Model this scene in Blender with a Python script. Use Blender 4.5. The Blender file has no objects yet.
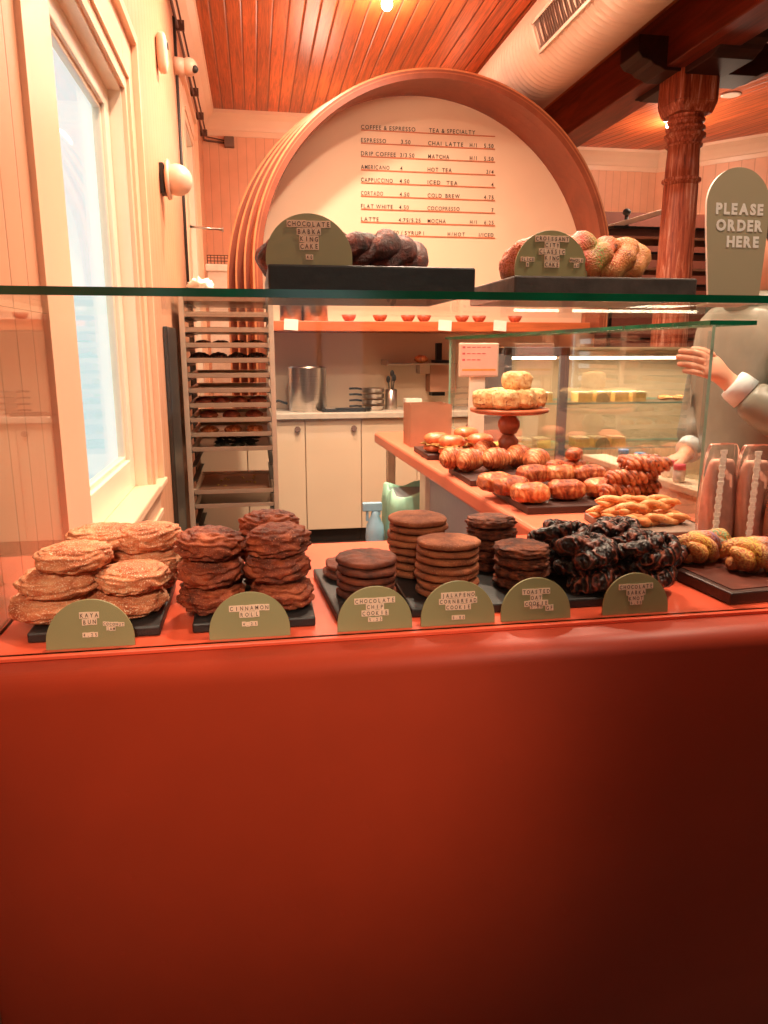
import bpy, math, random
from math import pi, sin, cos, radians, tan, atan2, sqrt
from mathutils import Vector, Matrix, noise
random.seed(7)
C = bpy.context.scene.collection
SC = bpy.context.scene

# ------------------------------------------------------------------ camera
F = 745.0; PITCH = radians(12.3); YAW = radians(9.7); ZC = 1.318
cam_d = bpy.data.cameras.new('camera'); cam = bpy.data.objects.new('camera', cam_d); C.objects.link(cam)
cam_d.sensor_width = 36; cam_d.sensor_fit = 'AUTO'; cam_d.lens = F / 1024 * 36; cam_d.clip_start = .02
cam.location = (0, 0, ZC); cam.rotation_euler = (pi / 2 - PITCH, 0, -YAW)
SC.camera = cam

def at(px, py, X=None, Y=None, Z=None):
    """point of the room that the photo shows at a pixel, on the plane X=, Y= or Z="""
    a = (px - 384) / F; b = -(py - 512) / F
    h = cos(PITCH) + b * sin(PITCH); z = -sin(PITCH) + b * cos(PITCH)
    r = Vector((a * cos(YAW) + h * sin(YAW), -a * sin(YAW) + h * cos(YAW), z))
    t = X / r.x if X is not None else Y / r.y if Y is not None else (Z - ZC) / r.z
    return Vector((0, 0, ZC)) + r * t

# ------------------------------------------------------------------ materials
def lin(c):
    return tuple((v / 12.92 if v <= .04045 else ((v + .055) / 1.055) ** 2.4) for v in c)
def rgb(r, g, b): return lin((r / 255, g / 255, b / 255))
MATS = {}
class N:
    def __init__(s, name):
        s.m = bpy.data.materials.new(name); s.m.use_nodes = True
        s.t = s.m.node_tree; s.b = s.t.nodes['Principled BSDF']; s.out = s.t.nodes['Material Output']
        s.co = None
    def n(s, kind, **kw):
        x = s.t.nodes.new(kind)
        for k, v in kw.items(): setattr(x, k, v)
        return x
    def l(s, a, b): s.t.links.new(a, b)
    def coord(s):
        if s.co is None: s.co = s.n('ShaderNodeTexCoord').outputs['Object']
        return s.co
    def mapping(s, scale=(1, 1, 1), rot=(0, 0, 0), src=None):
        m = s.n('ShaderNodeMapping'); m.inputs['Scale'].default_value = scale; m.inputs['Rotation'].default_value = rot
        s.l(src or s.coord(), m.inputs['Vector']); return m.outputs['Vector']
    def noise(s, scale, detail=4, rough=.55, vec=None, dist=0):
        x = s.n('ShaderNodeTexNoise'); x.inputs['Scale'].default_value = scale; x.inputs['Detail'].default_value = detail
        x.inputs['Roughness'].default_value = rough; x.inputs['Distortion'].default_value = dist
        s.l(vec or s.coord(), x.inputs['Vector']); return x.outputs['Fac']
    def math(s, op, a, b=None, clamp=False):
        x = s.n('ShaderNodeMath', operation=op, use_clamp=clamp)
        for i, v in enumerate((a, b)):
            if v is None: continue
            if isinstance(v, (int, float)): x.inputs[i].default_value = v
            else: s.l(v, x.inputs[i])
        return x.outputs[0]
    def ramp(s, fac, stops):
        r = s.n('ShaderNodeValToRGB'); e = r.color_ramp.elements
        while len(e) < len(stops): e.new(.5)
        for el, (p, c) in zip(e, stops): el.position = p; el.color = (*c, 1)
        s.l(fac, r.inputs[0]); return r.outputs[0]
    def mix(s, fac, a, b, mode='MIX'):
        x = s.n('ShaderNodeMix', data_type='RGBA', blend_type=mode)
        for i, v in ((0, fac), (6, a), (7, b)):
            if isinstance(v, (int, float)): x.inputs[i].default_value = v
            elif isinstance(v, tuple): x.inputs[i].default_value = (*v, 1)
            else: s.l(v, x.inputs[i])
        return x.outputs[2]
    def bump(s, h, strength=.3, dist=.01):
        x = s.n('ShaderNodeBump'); x.inputs['Strength'].default_value = strength; x.inputs['Distance'].default_value = dist
        s.l(h, x.inputs['Height']); s.l(x.outputs[0], s.b.inputs['Normal'])
    def color(s, c):
        if isinstance(c, tuple): s.b.inputs['Base Color'].default_value = (*c, 1)
        else: s.l(c, s.b.inputs['Base Color'])
    def set(s, **kw):
        for k, v in kw.items(): s.b.inputs[k.replace('_', ' ')].default_value = v
        return s

def plain(name, c, rough=.5, metal=0, var=.08, scale=20, bump=0, spec=.5, **kw):
    n = N(name); f = n.noise(scale, 3)
    n.color(n.ramp(f, [(.3, tuple(v * (1 - var) for v in c)), (.7, tuple(min(1, v * (1 + var)) for v in c))]))
    n.set(Roughness=rough, Metallic=metal); n.b.inputs['Specular IOR Level'].default_value = spec
    if bump: n.bump(f, bump, .004)
    for k, v in kw.items(): n.b.inputs[k.replace('_', ' ')].default_value = v
    MATS[name] = n.m; return n.m

def pastry(name, lo, mid, hi, scale=28, rough=.55, bump=.6, speck=None, speck_scale=400, coat=0, speck_lo=.6, bdist=.004):
    n = N(name); f = n.noise(scale, 6, .62)
    c = n.ramp(f, [(.33, lo), (.5, mid), (.68, hi)])
    g = n.noise(scale * 9, 4, .7)
    h = n.math('ADD', f, n.math('MULTIPLY', g, .5))
    if speck:
        s = n.noise(speck_scale, 2, .5)
        k = n.math('MULTIPLY', n.math('SUBTRACT', s, speck_lo, clamp=True), 9, clamp=True)
        c = n.mix(k, c, speck); h = n.math('ADD', h, n.math('MULTIPLY', s, .6))
    n.color(c); n.set(Roughness=rough); n.b.inputs['Coat Weight'].default_value = coat; n.b.inputs['Coat Roughness'].default_value = .25
    n.b.inputs['Subsurface Weight'].default_value = 0
    n.bump(h, bump, bdist); MATS[name] = n.m; return n.m

def planks(name, base, axis=0, width=.085, rot=0, var=.25, groove=.06, rough=.5, grain=True, gdark=.35, bump=.8, gdist=.006):
    """boards running along Y (axis 0), or upright boards counted along axis 0/1"""
    n = N(name)
    vec = n.mapping(rot=(0, 0, rot)) if rot else n.coord()
    sp = n.n('ShaderNodeSeparateXYZ'); n.l(vec, sp.inputs[0])
    x = n.math('DIVIDE', sp.outputs[axis], width)
    fr = n.math('FRACT', x); idx = n.math('FLOOR', x)
    edge = n.math('SUBTRACT', .5, n.math('ABSOLUTE', n.math('SUBTRACT', fr, .5)))
    gm = n.math('SUBTRACT', 1, n.math('DIVIDE', edge, groove, clamp=True), clamp=True)
    wn = n.n('ShaderNodeTexWhiteNoise', noise_dimensions='1D'); n.l(idx, wn.inputs['W'])
    rnd = wn.outputs['Value']
    if grain:
        cmb = n.n('ShaderNodeCombineXYZ')
        n.l(n.math('MULTIPLY', sp.outputs[axis], 38), cmb.inputs[0])
        n.l(n.math('ADD', n.math('MULTIPLY', sp.outputs[1 if axis == 0 else 0], 1.7), n.math('MULTIPLY', rnd, 30)), cmb.inputs[1])
        n.l(n.math('MULTIPLY', rnd, 77), cmb.inputs[2])
        g = n.noise(1.4, 5, .65, vec=cmb.outputs[0], dist=1.2)
        c = n.ramp(g, [(.3, tuple(v * .5 for v in base)), (.5, base), (.72, tuple(min(1, v * 1.5) for v in base))])
    else:
        g = n.noise(6, 3); c = n.ramp(g, [(.3, tuple(v * .95 for v in base)), (.7, tuple(min(1, v * 1.05) for v in base))])
    k = n.math('ADD', 1 - var, n.math('MULTIPLY', rnd, 2 * var))
    vm = n.n('ShaderNodeVectorMath', operation='SCALE'); n.l(c, vm.inputs[0]); n.l(k, vm.inputs['Scale'])
    c = n.mix(n.math('MULTIPLY', gm, gdark), vm.outputs[0], tuple(v * .3 for v in base))  # darkens grooves in the colour: shade in the beadboard, gaps between ceiling boards
    n.color(c); n.set(Roughness=rough)
    n.bump(n.math('SUBTRACT', 1, gm), bump, gdist); MATS[name] = n.m; return n.m

def glass(name, tint=(.95, .98, .96), refl=1.0, rough=.0, dirty=0):
    n = N(name)
    tr = n.n('ShaderNodeBsdfTransparent'); tr.inputs[0].default_value = (*tint, 1)
    gl = n.n('ShaderNodeBsdfGlossy'); gl.inputs['Roughness'].default_value = rough; gl.inputs[0].default_value = (1, 1, 1, 1)
    fr = n.n('ShaderNodeFresnel'); fr.inputs[0].default_value = 1.45
    mx = n.n('ShaderNodeMixShader'); n.l(n.math('MULTIPLY', fr.outputs[0], refl), mx.inputs[0])
    n.l(tr.outputs[0], mx.inputs[1]); n.l(gl.outputs[0], mx.inputs[2]); n.l(mx.outputs[0], n.out.inputs[0])
    MATS[name] = n.m; return n.m
def emit(name, c, s):
    n = N(name); e = n.n('ShaderNodeEmission'); e.inputs[0].default_value = (*c, 1); e.inputs[1].default_value = s
    n.l(e.outputs[0], n.out.inputs[0]); MATS[name] = n.m; return n.m
def brushed(name, c, rough=.3, scale=(2, 2, 120)):
    n = N(name); g = n.noise(3, 3, vec=n.mapping(scale=scale))
    n.color(n.ramp(g, [(.3, tuple(v * .75 for v in c)), (.7, c)])); n.set(Metallic=1.0, Roughness=rough)
    MATS[name] = n.m; return n.m

M = MATS
planks('ceiling_wood', rgb(196, 96, 50), width=.10, var=.22, groove=.09, rough=.34, gdark=.9)
planks('ceiling_wood_turned', rgb(202, 96, 50), width=.10, rot=radians(-16), var=.14, groove=.1, rough=.38, gdark=.75)
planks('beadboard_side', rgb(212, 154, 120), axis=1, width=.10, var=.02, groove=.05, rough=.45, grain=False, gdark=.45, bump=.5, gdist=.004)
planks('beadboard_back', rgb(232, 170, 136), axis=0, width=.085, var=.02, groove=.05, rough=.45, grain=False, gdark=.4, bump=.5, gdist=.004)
plain('unseen_wall_dark', rgb(112, 76, 58), .6, var=.1, scale=3)  # dark tone picked for the unseen walls to cut bounce onto the counter
plain('wall_paint', rgb(226, 186, 156), .55, var=.04, scale=3)
plain('trim_paint', rgb(236, 196, 166), .35, var=.03, scale=4)
plain('sash_paint', rgb(240, 226, 206), .3, var=.03, scale=4)
plain('floor_mat', rgb(86, 60, 48), .5, var=.2, scale=5)
plain('cabinet_paint', rgb(226, 200, 170), .4, var=.03, scale=4)
plain('kick_dark', rgb(48, 42, 38), .6)  # even dark tone of the toe kicks
plain('worktop', rgb(200, 186, 168), .3, var=.1, scale=30)
plain('splash', rgb(244, 222, 192), .4, var=.03, scale=3)
plain('board_cream', rgb(240, 206, 176), .6, var=.03, scale=2)
plain('letter_black', rgb(40, 28, 22), .5)
plain('rail_orange', rgb(206, 120, 80), .5)
plain('sage', rgb(148, 142, 100), .42, var=.04, scale=6)
plain('sage_light', rgb(176, 166, 136), .42, var=.03, scale=4)
plain('tile_cream', rgb(238, 206, 180), .5, var=.05, scale=200)
plain('tile_ink', rgb(86, 56, 40), .6)
plain('sign_white', rgb(255, 246, 236), .5)
plain('green_edge', rgb(8, 92, 62), .15, var=.7, scale=5, spec=.8)  # lighter blotches stand in for window light seen through the glass edge
plain('pale_edge', rgb(150, 190, 170), .15, var=.2, scale=7)
plain('slab_black', rgb(28, 26, 26), .5, var=.3, scale=30, bump=.4)
plain('slab_grey', rgb(74, 66, 62), .55, var=.3, scale=30, bump=.4)
plain('serving_grey', rgb(120, 98, 84), .6, var=.2, scale=26, bump=.4)
plain('serving_brown', rgb(96, 46, 34), .4, var=.3, scale=14, bump=.3)
plain('duct_white', rgb(232, 200, 178), .55, var=.03, scale=3)
plain('vent_white', rgb(238, 214, 196), .4)
plain('vent_dark', rgb(120, 90, 76), .6)
plain('device_white', rgb(226, 190, 166), .4)
plain('cable_brown', rgb(96, 62, 50), .5)
plain('conduit_black', rgb(40, 32, 30), .5)
plain('cardboard', rgb(176, 128, 100), .8, var=.08, scale=12)
plain('bag_mint', rgb(150, 200, 176), .4, var=.12, scale=9, bump=.5)
plain('spray_blue', rgb(150, 190, 214), .3, var=.1)
plain('panel_bluegrey', rgb(150, 152, 160), .5, var=.05, scale=60)
plain('post_white', rgb(232, 226, 206), .4)
plain('fridge_grey', rgb(112, 120, 124), .35, var=.05)
plain('fridge_inner', rgb(206, 180, 146), .5, var=.06)
plain('cake_yellow', rgb(232, 196, 116), .6, var=.12, scale=60)
plain('cake_cream', rgb(240, 222, 176), .6, var=.06, scale=60)
plain('screen_body', rgb(214, 190, 168), .4)
plain('screen_face', rgb(238, 190, 172), .35, var=.03)
plain('screen_pink', rgb(222, 96, 100), .5)
plain('screen_orange', rgb(236, 160, 80), .5)
plain('skin', rgb(232, 170, 140), .5, var=.06, scale=30)
plain('hair', rgb(46, 34, 30), .45, var=.5, scale=120, bump=.6)
plain('jacket', rgb(128, 126, 112), .4, var=.1, scale=14, bump=.5)
plain('cuff', rgb(220, 232, 232), .6)
plain('trousers', rgb(60, 62, 74), .8)
plain('shoe', rgb(40, 36, 34), .6)
plain('stripe_scarf', rgb(190, 180, 170), .7)
plain('pan_dark', rgb(66, 60, 58), .35, metal=.6, var=.3)
plain('rubber_dark', rgb(30, 28, 28), .6)
plain('paper_white', rgb(240, 226, 210), .7)
plain('lace', rgb(246, 236, 220), .7, var=.1, scale=200, bump=.4)
plain('pink_fill', rgb(250, 180, 156), .6, var=.15, scale=40, bump=.4)
plain('cap_blue', rgb(60, 140, 190), .4); plain('cap_pink', rgb(230, 90, 110), .4)
plain('bowl_red', rgb(190, 96, 70), .4, var=.3, scale=60)
plain('brown_board', rgb(110, 52, 36), .6)
plain('steel_black', rgb(34, 28, 28), .4, metal=.5)
plain('grille_dark', rgb(26, 20, 18), .6)
brushed('steel', rgb(210, 200, 190), .28)
plain('tray_steel', rgb(206, 186, 166), .3, metal=.35, var=.05)
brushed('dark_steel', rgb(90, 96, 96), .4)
glass('case_glass', (.995, .998, .994), .28)
glass('shelf_glass', (.985, .995, .988), .22)
glass('window_glass', (.98, 1, .99), .3)
glass('fridge_glass', (.99, .995, .99), .12)
glass('cello', (.99, .985, .98), .8, .1)
emit('bulb_glow', (1, .86, .66), 40)
emit('strip_glow', (1, .86, .62), 14)

def wood(name, base, rough=.45, stretch=(30, 30, 2.2), dark=.45, light=1.6, bump=.3, sc=1.0):
    n = N(name); g = n.noise(1.6 * sc, 7, .65, vec=n.mapping(scale=stretch), dist=.8)
    n.color(n.ramp(g, [(.32, tuple(v * dark for v in base)), (.5, base), (.7, tuple(min(1, v * light) for v in base))]))
    n.set(Roughness=rough); n.bump(g, bump, .004); M[name] = n.m
def column_mat():
    n = N('column_wood'); g = n.noise(1.6, 8, .72, vec=n.mapping(scale=(26, 26, 1.5)), dist=.7)
    n.color(n.ramp(g, [(.30, rgb(52, 18, 12)), (.42, rgb(150, 62, 36)), (.52, rgb(186, 92, 58)), (.60, rgb(206, 136, 108)), (.68, rgb(226, 182, 164))]))
    n.set(Roughness=.45); n.bump(g, .9, .006); M['column_wood'] = n.m
column_mat()
wood('beam_wood', rgb(112, 42, 22), .4, (9, .8, 9), .45, 1.7)
wood('corbel_wood', rgb(44, 20, 15), .5, (9, .8, 9), .5, 1.6)
wood('arch_wood', rgb(172, 98, 66), .4, (3, 3, 3), .75, 1.25, .1)
wood('arch_dark', rgb(138, 70, 46), .4, (3, 3, 3), .8, 1.25, .1)
wood('arch_edge', rgb(204, 132, 90), .4, (8, 8, 8), .8, 1.2, .1)
wood('shelf_wood', rgb(200, 104, 60), .4, (1.2, 14, 14), .7, 1.3, .1)
wood('stand_wood', rgb(176, 96, 64), .35, (6, 6, 6), .6, 1.4, .1)
wood('board_dark', rgb(62, 36, 30), .45, (2, 24, 24), .5, 1.6, .2)

# painted plaster of the counter
def counter_mat(name, c, rough=.42):
    n = N(name); f = n.noise(2.2, 6, .6); g = n.noise(30, 4, .6)
    n.color(n.ramp(f, [(.25, tuple(v * .86 for v in c)), (.75, tuple(min(1, v * 1.12) for v in c))]))
    n.set(Roughness=rough); n.bump(n.math('ADD', n.math('MULTIPLY', f, .6), n.math('MULTIPLY', g, .12)), .25, .01); M[name] = n.m
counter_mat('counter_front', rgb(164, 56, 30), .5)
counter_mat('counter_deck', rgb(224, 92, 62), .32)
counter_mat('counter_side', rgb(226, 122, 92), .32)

# pastries
pastry('kaya', rgb(170, 82, 44), rgb(214, 126, 82), rgb(234, 168, 122), 22, .7, .8, rgb(246, 214, 180), 420, speck_lo=.56)
pastry('cinnamon', rgb(70, 24, 10), rgb(138, 58, 30), rgb(186, 94, 54), 24, .6, .9, rgb(206, 130, 92), 480, speck_lo=.6)
pastry('cookie_dark', rgb(60, 24, 14), rgb(104, 48, 28), rgb(134, 66, 40), 30, .7, .8)
pastry('cookie_tan', rgb(110, 56, 32), rgb(150, 82, 48), rgb(176, 104, 64), 30, .75, .8, rgb(206, 140, 96), 420, speck_lo=.62)
pastry('oat', rgb(52, 22, 14), rgb(112, 54, 30), rgb(158, 84, 48), 60, .7, 1.0)
def babka_mat(name):
    n = N(name); w = n.n('ShaderNodeTexWave'); w.inputs['Scale'].default_value = 15; w.inputs['Distortion'].default_value = 16; w.inputs['Detail'].default_value = 3; w.inputs['Detail Scale'].default_value = 1.6
    n.l(n.coord(), w.inputs['Vector']); f = n.noise(30, 5, .6)
    h = n.math('ADD', n.math('MULTIPLY', w.outputs['Fac'], .6), n.math('MULTIPLY', f, .5))
    n.color(n.ramp(h, [(.4, rgb(18, 9, 9)), (.62, rgb(50, 20, 16)), (.8, rgb(112, 50, 34)), (.92, rgb(170, 100, 78))])); n.set(Roughness=.4); n.b.inputs['Coat Weight'].default_value = .15; n.b.inputs['Coat Roughness'].default_value = .2
    n.bump(h, 1.0, .008); M[name] = n.m
babka_mat('babka')
pastry('babka_red', rgb(22, 8, 7), rgb(96, 34, 20), rgb(190, 84, 52), 40, .5, 1.0, bdist=.01)
0 and pastry('golden', rgb(176, 80, 36), rgb(220, 124, 66), rgb(240, 180, 120), 22, .35, .5, coat=.3)
0 and pastry('croissant', rgb(170, 74, 36), rgb(222, 126, 72), rgb(246, 188, 130), 30, .35, .5, coat=.4)
0 and pastry('choc_pastry', rgb(120, 44, 20), rgb(196, 96, 48), rgb(236, 160, 100), 24, .35, .6, rgb(244, 200, 140), 300, coat=.3, speck_lo=.64)
pastry('brioche', rgb(180, 76, 38), rgb(224, 118, 70), rgb(240, 166, 116), 26, .38, .5, coat=.3)
pastry('crumb_filling', rgb(200, 150, 80), rgb(226, 186, 110), rgb(150, 110, 60), 120, .8, 1)
pastry('scone', rgb(206, 140, 84), rgb(236, 190, 130), rgb(246, 216, 166), 60, .8, 1.0, rgb(170, 80, 44), 130, speck_lo=.58)
pastry('twist', rgb(110, 44, 22), rgb(184, 92, 48), rgb(232, 160, 108), 40, .35, .7, rgb(36, 26, 20), 130, coat=.3, speck_lo=.6)
pastry('stick', rgb(190, 110, 60), rgb(224, 150, 90), rgb(244, 196, 140), 34, .5, .7, rgb(120, 50, 30), 160, speck_lo=.64)
pastry('quiche', rgb(190, 160, 60), rgb(226, 200, 110), rgb(120, 120, 50), 90, .7, 1)
pastry('tray_bun', rgb(90, 36, 26), rgb(150, 66, 46), rgb(206, 120, 84), 20, .5, .5)
pastry('dark_greens', rgb(16, 26, 22), rgb(34, 40, 32), rgb(70, 56, 44), 60, .6, 1)

def laminated(name, lo, mid, hi, scale=60, dist=5, bump=1.0):
    n = N(name); w = n.n('ShaderNodeTexWave'); w.inputs['Scale'].default_value = scale; w.inputs['Distortion'].default_value = dist; w.inputs['Detail'].default_value = 2; w.inputs['Detail Scale'].default_value = 2
    n.l(n.mapping(rot=(0, .3, .35)), w.inputs['Vector']); f = n.noise(24, 6, .6); g = n.noise(220, 4, .7)
    h = n.math('ADD', n.math('MULTIPLY', w.outputs['Fac'], .12), n.math('MULTIPLY', f, .95))
    n.color(n.ramp(h, [(.38, lo), (.56, mid), (.78, hi)])); n.set(Roughness=.38); n.b.inputs['Coat Weight'].default_value = .25
    n.bump(n.math('ADD', h, n.math('MULTIPLY', g, .25)), bump, .006); M[name] = n.m
laminated('golden', rgb(150, 60, 28), rgb(214, 118, 62), rgb(244, 192, 134), 20, 9)
laminated('choc_pastry', rgb(104, 38, 18), rgb(186, 88, 44), rgb(240, 172, 112), 20, 9)
laminated('croissant', rgb(150, 62, 30), rgb(216, 122, 70), rgb(248, 200, 146), 24, 6)
def king_mat(name, cols):
    n = N(name); f = n.noise(26, 5, .6); base = n.ramp(f, [(.35, rgb(110, 44, 18)), (.5, rgb(196, 104, 48)), (.68, rgb(226, 164, 100))])
    sp = n.n('ShaderNodeSeparateXYZ'); n.l(n.coord(), sp.inputs[0])
    pos = n.math('ADD', n.math('MULTIPLY', sp.outputs[0], 9), .5)
    band = n.ramp(pos, [(i / (len(cols) - 1) * .9 + .05, c) for i, c in enumerate(cols)])
    s = n.noise(330, 2); top = n.math('MULTIPLY', n.math('SUBTRACT', sp.outputs[2], .008, clamp=True), 70, clamp=True)
    k = n.math('MULTIPLY', n.math('MULTIPLY', n.math('SUBTRACT', s, .42, clamp=True), 8, clamp=True), top)
    n.color(n.mix(k, base, band)); n.set(Roughness=.5); n.bump(n.math('ADD', f, s), .8, .004); M[name] = n.m
king_mat('king_knot', [rgb(206, 150, 80), rgb(220, 176, 70), rgb(140, 96, 130), rgb(100, 140, 100), rgb(180, 170, 90)])
king_mat('king_classic', [rgb(230, 150, 130), rgb(200, 60, 30), rgb(120, 150, 60), rgb(216, 80, 30), rgb(200, 130, 60)])
king_mat('king_green', [rgb(120, 150, 90), rgb(110, 150, 100), rgb(80, 130, 80), rgb(150, 170, 110)])

# ------------------------------------------------------------------ mesh builder
class B:
    def __init__(s): s.v = []; s.f = []; s.mi = []; s.sm = []; s.cur = 0; s.smooth = False
    def face(s, idx, smooth=None): s.f.append(idx); s.mi.append(s.cur); s.sm.append(s.smooth if smooth is None else smooth)
    def box(s, a, b):
        x0, y0, z0 = (min(p, q) for p, q in zip(a, b)); x1, y1, z1 = (max(p, q) for p, q in zip(a, b)); o = len(s.v)
        s.v += [(x0, y0, z0), (x1, y0, z0), (x1, y1, z0), (x0, y1, z0), (x0, y0, z1), (x1, y0, z1), (x1, y1, z1), (x0, y1, z1)]
        for q in ((0, 3, 2, 1), (4, 5, 6, 7), (0, 1, 5, 4), (1, 2, 6, 5), (2, 3, 7, 6), (3, 0, 4, 7)): s.face([o + i for i in q], False)
        return s
    def prism(s, pts, fn0, fn1):
        """closed outline pts; fn0/fn1 map a 2d point to the two end planes"""
        o = len(s.v); n = len(pts)
        s.v += [tuple(fn0(p)) for p in pts] + [tuple(fn1(p)) for p in pts]
        s.face([o + i for i in range(n)], False); s.face([o + n + i for i in reversed(range(n))], False)
        for i in range(n): j = (i + 1) % n; s.face([o + i, o + n + i, o + n + j, o + j])
        return s
    def tube(s, pts, rad, n=10, closed=False, flat=1.0, cap=True, up=None):
        pts = [Vector(p) for p in pts]; m = len(pts); o = len(s.v)
        if not hasattr(rad, '__len__'): rad = [rad] * m
        prev = None
        for i, p in enumerate(pts):
            a = pts[(i - 1) % m] if closed or i else pts[0]; b = pts[(i + 1) % m] if closed or i < m - 1 else pts[-1]
            t = (b - a).normalized()
            if prev is None:
                u = t.cross(Vector(up) if up else Vector((0, 0, 1)))
                if u.length < .01: u = t.cross(Vector((1, 0, 0)))
                u.normalize()
            else: u = (prev - t * prev.dot(t)).normalized()
            prev = u; w = t.cross(u)
            for k in range(n):
                th = 2 * pi * k / n; q = p + u * cos(th) * rad[i] + w * sin(th) * rad[i] * flat
                s.v.append(tuple(q))
        for i in range(m if closed else m - 1):
            j = (i + 1) % m
            for k in range(n):
                l = (k + 1) % n; s.face([o + i * n + k, o + i * n + l, o + j * n + l, o + j * n + k], True)
        if cap and not closed:
            s.face([o + k for k in reversed(range(n))], False); s.face([o + (m - 1) * n + k for k in range(n)], False)
        return s
    def cyl(s, p0, p1, r0, r1=None, n=20): return s.tube([p0, p1], [r0, r0 if r1 is None else r1], n)
    def lathe(s, prof, c=(0, 0, 0), n=28, sq=None):
        o = len(s.v); m = len(prof)
        for r, z in prof:
            for k in range(n):
                th = 2 * pi * k / n; s.v.append((c[0] + r * cos(th), c[1] + r * sin(th), c[2] + z))
        for i in range(m - 1):
            for k in range(n):
                l = (k + 1) % n; s.face([o + i * n + k, o + i * n + l, o + (i + 1) * n + l, o + (i + 1) * n + k], True)
        s.face([o + k for k in reversed(range(n))], False); s.face([o + (m - 1) * n + k for k in range(n)], False)
        return s
    def blob(s, nu, nv, fn):
        """closed surface; fn(u, v) with u round the middle and v from pole to pole"""
        o = len(s.v); s.v.append(tuple(fn(0, .0001)))
        for j in range(1, nv):
            for i in range(nu): s.v.append(tuple(fn(2 * pi * i / nu, pi * j / nv)))
        s.v.append(tuple(fn(0, pi - .0001))); e = len(s.v) - 1
        for i in range(nu):
            k = (i + 1) % nu
            s.face([o, o + 1 + k, o + 1 + i][::-1], True)
            for j in range(nv - 2):
                a = o + 1 + j * nu; b = a + nu; s.face([a + i, b + i, b + k, a + k], True)
            a = o + 1 + (nv - 2) * nu; s.face([a + i, e, a + k], True)
        return s
    def mesh(s, name, mats, shift=(0, 0, 0)):
        me = bpy.data.meshes.new(name)
        sx, sy, sz = shift
        me.from_pydata([(x - sx, y - sy, z - sz) for x, y, z in s.v], [], s.f)
        for m in (mats if isinstance(mats, (list, tuple)) else [mats]): me.materials.append(M[m] if isinstance(m, str) else m)
        me.polygons.foreach_set('material_index', s.mi); me.polygons.foreach_set('use_smooth', s.sm)
        me.update(); return me

def fixn(me):
    import bmesh
    bm = bmesh.new(); bm.from_mesh(me); bmesh.ops.recalc_face_normals(bm, faces=bm.faces); bm.to_mesh(me); bm.free()

def tag(o, label=None, cat=None, group=None, kind=None):
    for k, v in (('label', label), ('category', cat), ('group', group), ('kind', kind)):
        if v: o[k] = v
    return o
def obj(name, b, mats, parent=None, bevel=0, origin=None, seg=2, world=False, label=None):
    """one mesh object; world=True: the builder holds room coordinates although the parent stands elsewhere"""
    sh = tuple(parent.location) if (parent is not None and world) else (origin or (0, 0, 0))
    p = parent
    if parent is not None and world and parent.parent is not None: sh = tuple(parent.parent.location + parent.location)
    me = b.mesh(name, mats, sh); fixn(me)
    o = bpy.data.objects.new(name, me); C.objects.link(o)
    if parent is not None: o.parent = parent
    elif origin: o.location = origin
    if bevel:
        m = o.modifiers.new('bevel', 'BEVEL'); m.width = bevel; m.segments = seg; m.limit_method = 'ANGLE'; m.angle_limit = radians(40)
    if label: o['label'] = label
    return o
def struct(name, b, mats, bevel=0, parent=None):
    o = obj(name, b, mats, parent, bevel)
    if parent is None: o['kind'] = 'structure'
    return o
def thing(name, label, cat, loc=(0, 0, 0), group=None, rz=0):
    o = bpy.data.objects.new(name, None); C.objects.link(o); o.empty_display_size = .05
    o.location = loc; o.rotation_euler = (0, 0, rz); return tag(o, label, cat, group)
def copy_thing(src, loc, rz=0, label=None, group=None, scale=None, tilt=(0, 0)):
    r = src.copy(); C.objects.link(r); r.location = loc; r.rotation_euler = (tilt[0], tilt[1], rz)
    if scale: r.scale = (scale,) * 3 if isinstance(scale, (int, float)) else scale
    if label: r['label'] = label
    if group: r['group'] = group
    for ch in list(src.children):
        c = ch.copy(); C.objects.link(c); c.parent = r
        for g in ch.children:
            d = g.copy(); C.objects.link(d); d.parent = c
    return r

# ------------------------------------------------------------------ lettering
GL = {}
BOLD = [0.0]
def glyph(ch):
    key = (ch, BOLD[0])
    if key not in GL:
        cu = bpy.data.curves.new('glyph', 'FONT'); cu.body = ch; cu.size = 1; cu.resolution_u = 3; cu.offset = BOLD[0]
        o = bpy.data.objects.new('glyph', cu); C.objects.link(o)
        bpy.context.view_layer.update()
        me = bpy.data.meshes.new_from_object(o.evaluated_get(bpy.context.evaluated_depsgraph_get()))
        v = [tuple(p.co) for p in me.vertices]; f = [list(p.vertices) for p in me.polygons]
        xs = [p[0] for p in v] or [0, .3]
        GL[key] = (v, f, min(xs), max(xs))
        bpy.data.objects.remove(o); bpy.data.curves.remove(cu); bpy.data.meshes.remove(me)
    return GL[key]
def put_glyph(b, ch, x, y, z, size, sx=1, centre=False, thick=.0004, bold=0):
    v, f, x0, x1 = glyph(ch); o = len(b.v)
    off = -(x0 + x1) / 2 if centre else 0
    # an extruded letter: front face at y, back at y+thick
    b.v += [(x + (p[0] + off) * size * sx, y, z + p[1] * size) for p in v]
    for q in f: b.face([o + i for i in q], False)
    o2 = len(b.v)
    b.v += [(x + (p[0] + off) * size * sx, y + thick, z + p[1] * size) for p in v]
    for q in f: b.face([o2 + i for i in reversed(q)], False)
def text_width(s, size, sx=1, sp=.1):
    w = 0
    for c in s: w += (.32 if c == ' ' else glyph(c)[3] - glyph(c)[2] + sp) * size * sx
    return w
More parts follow.
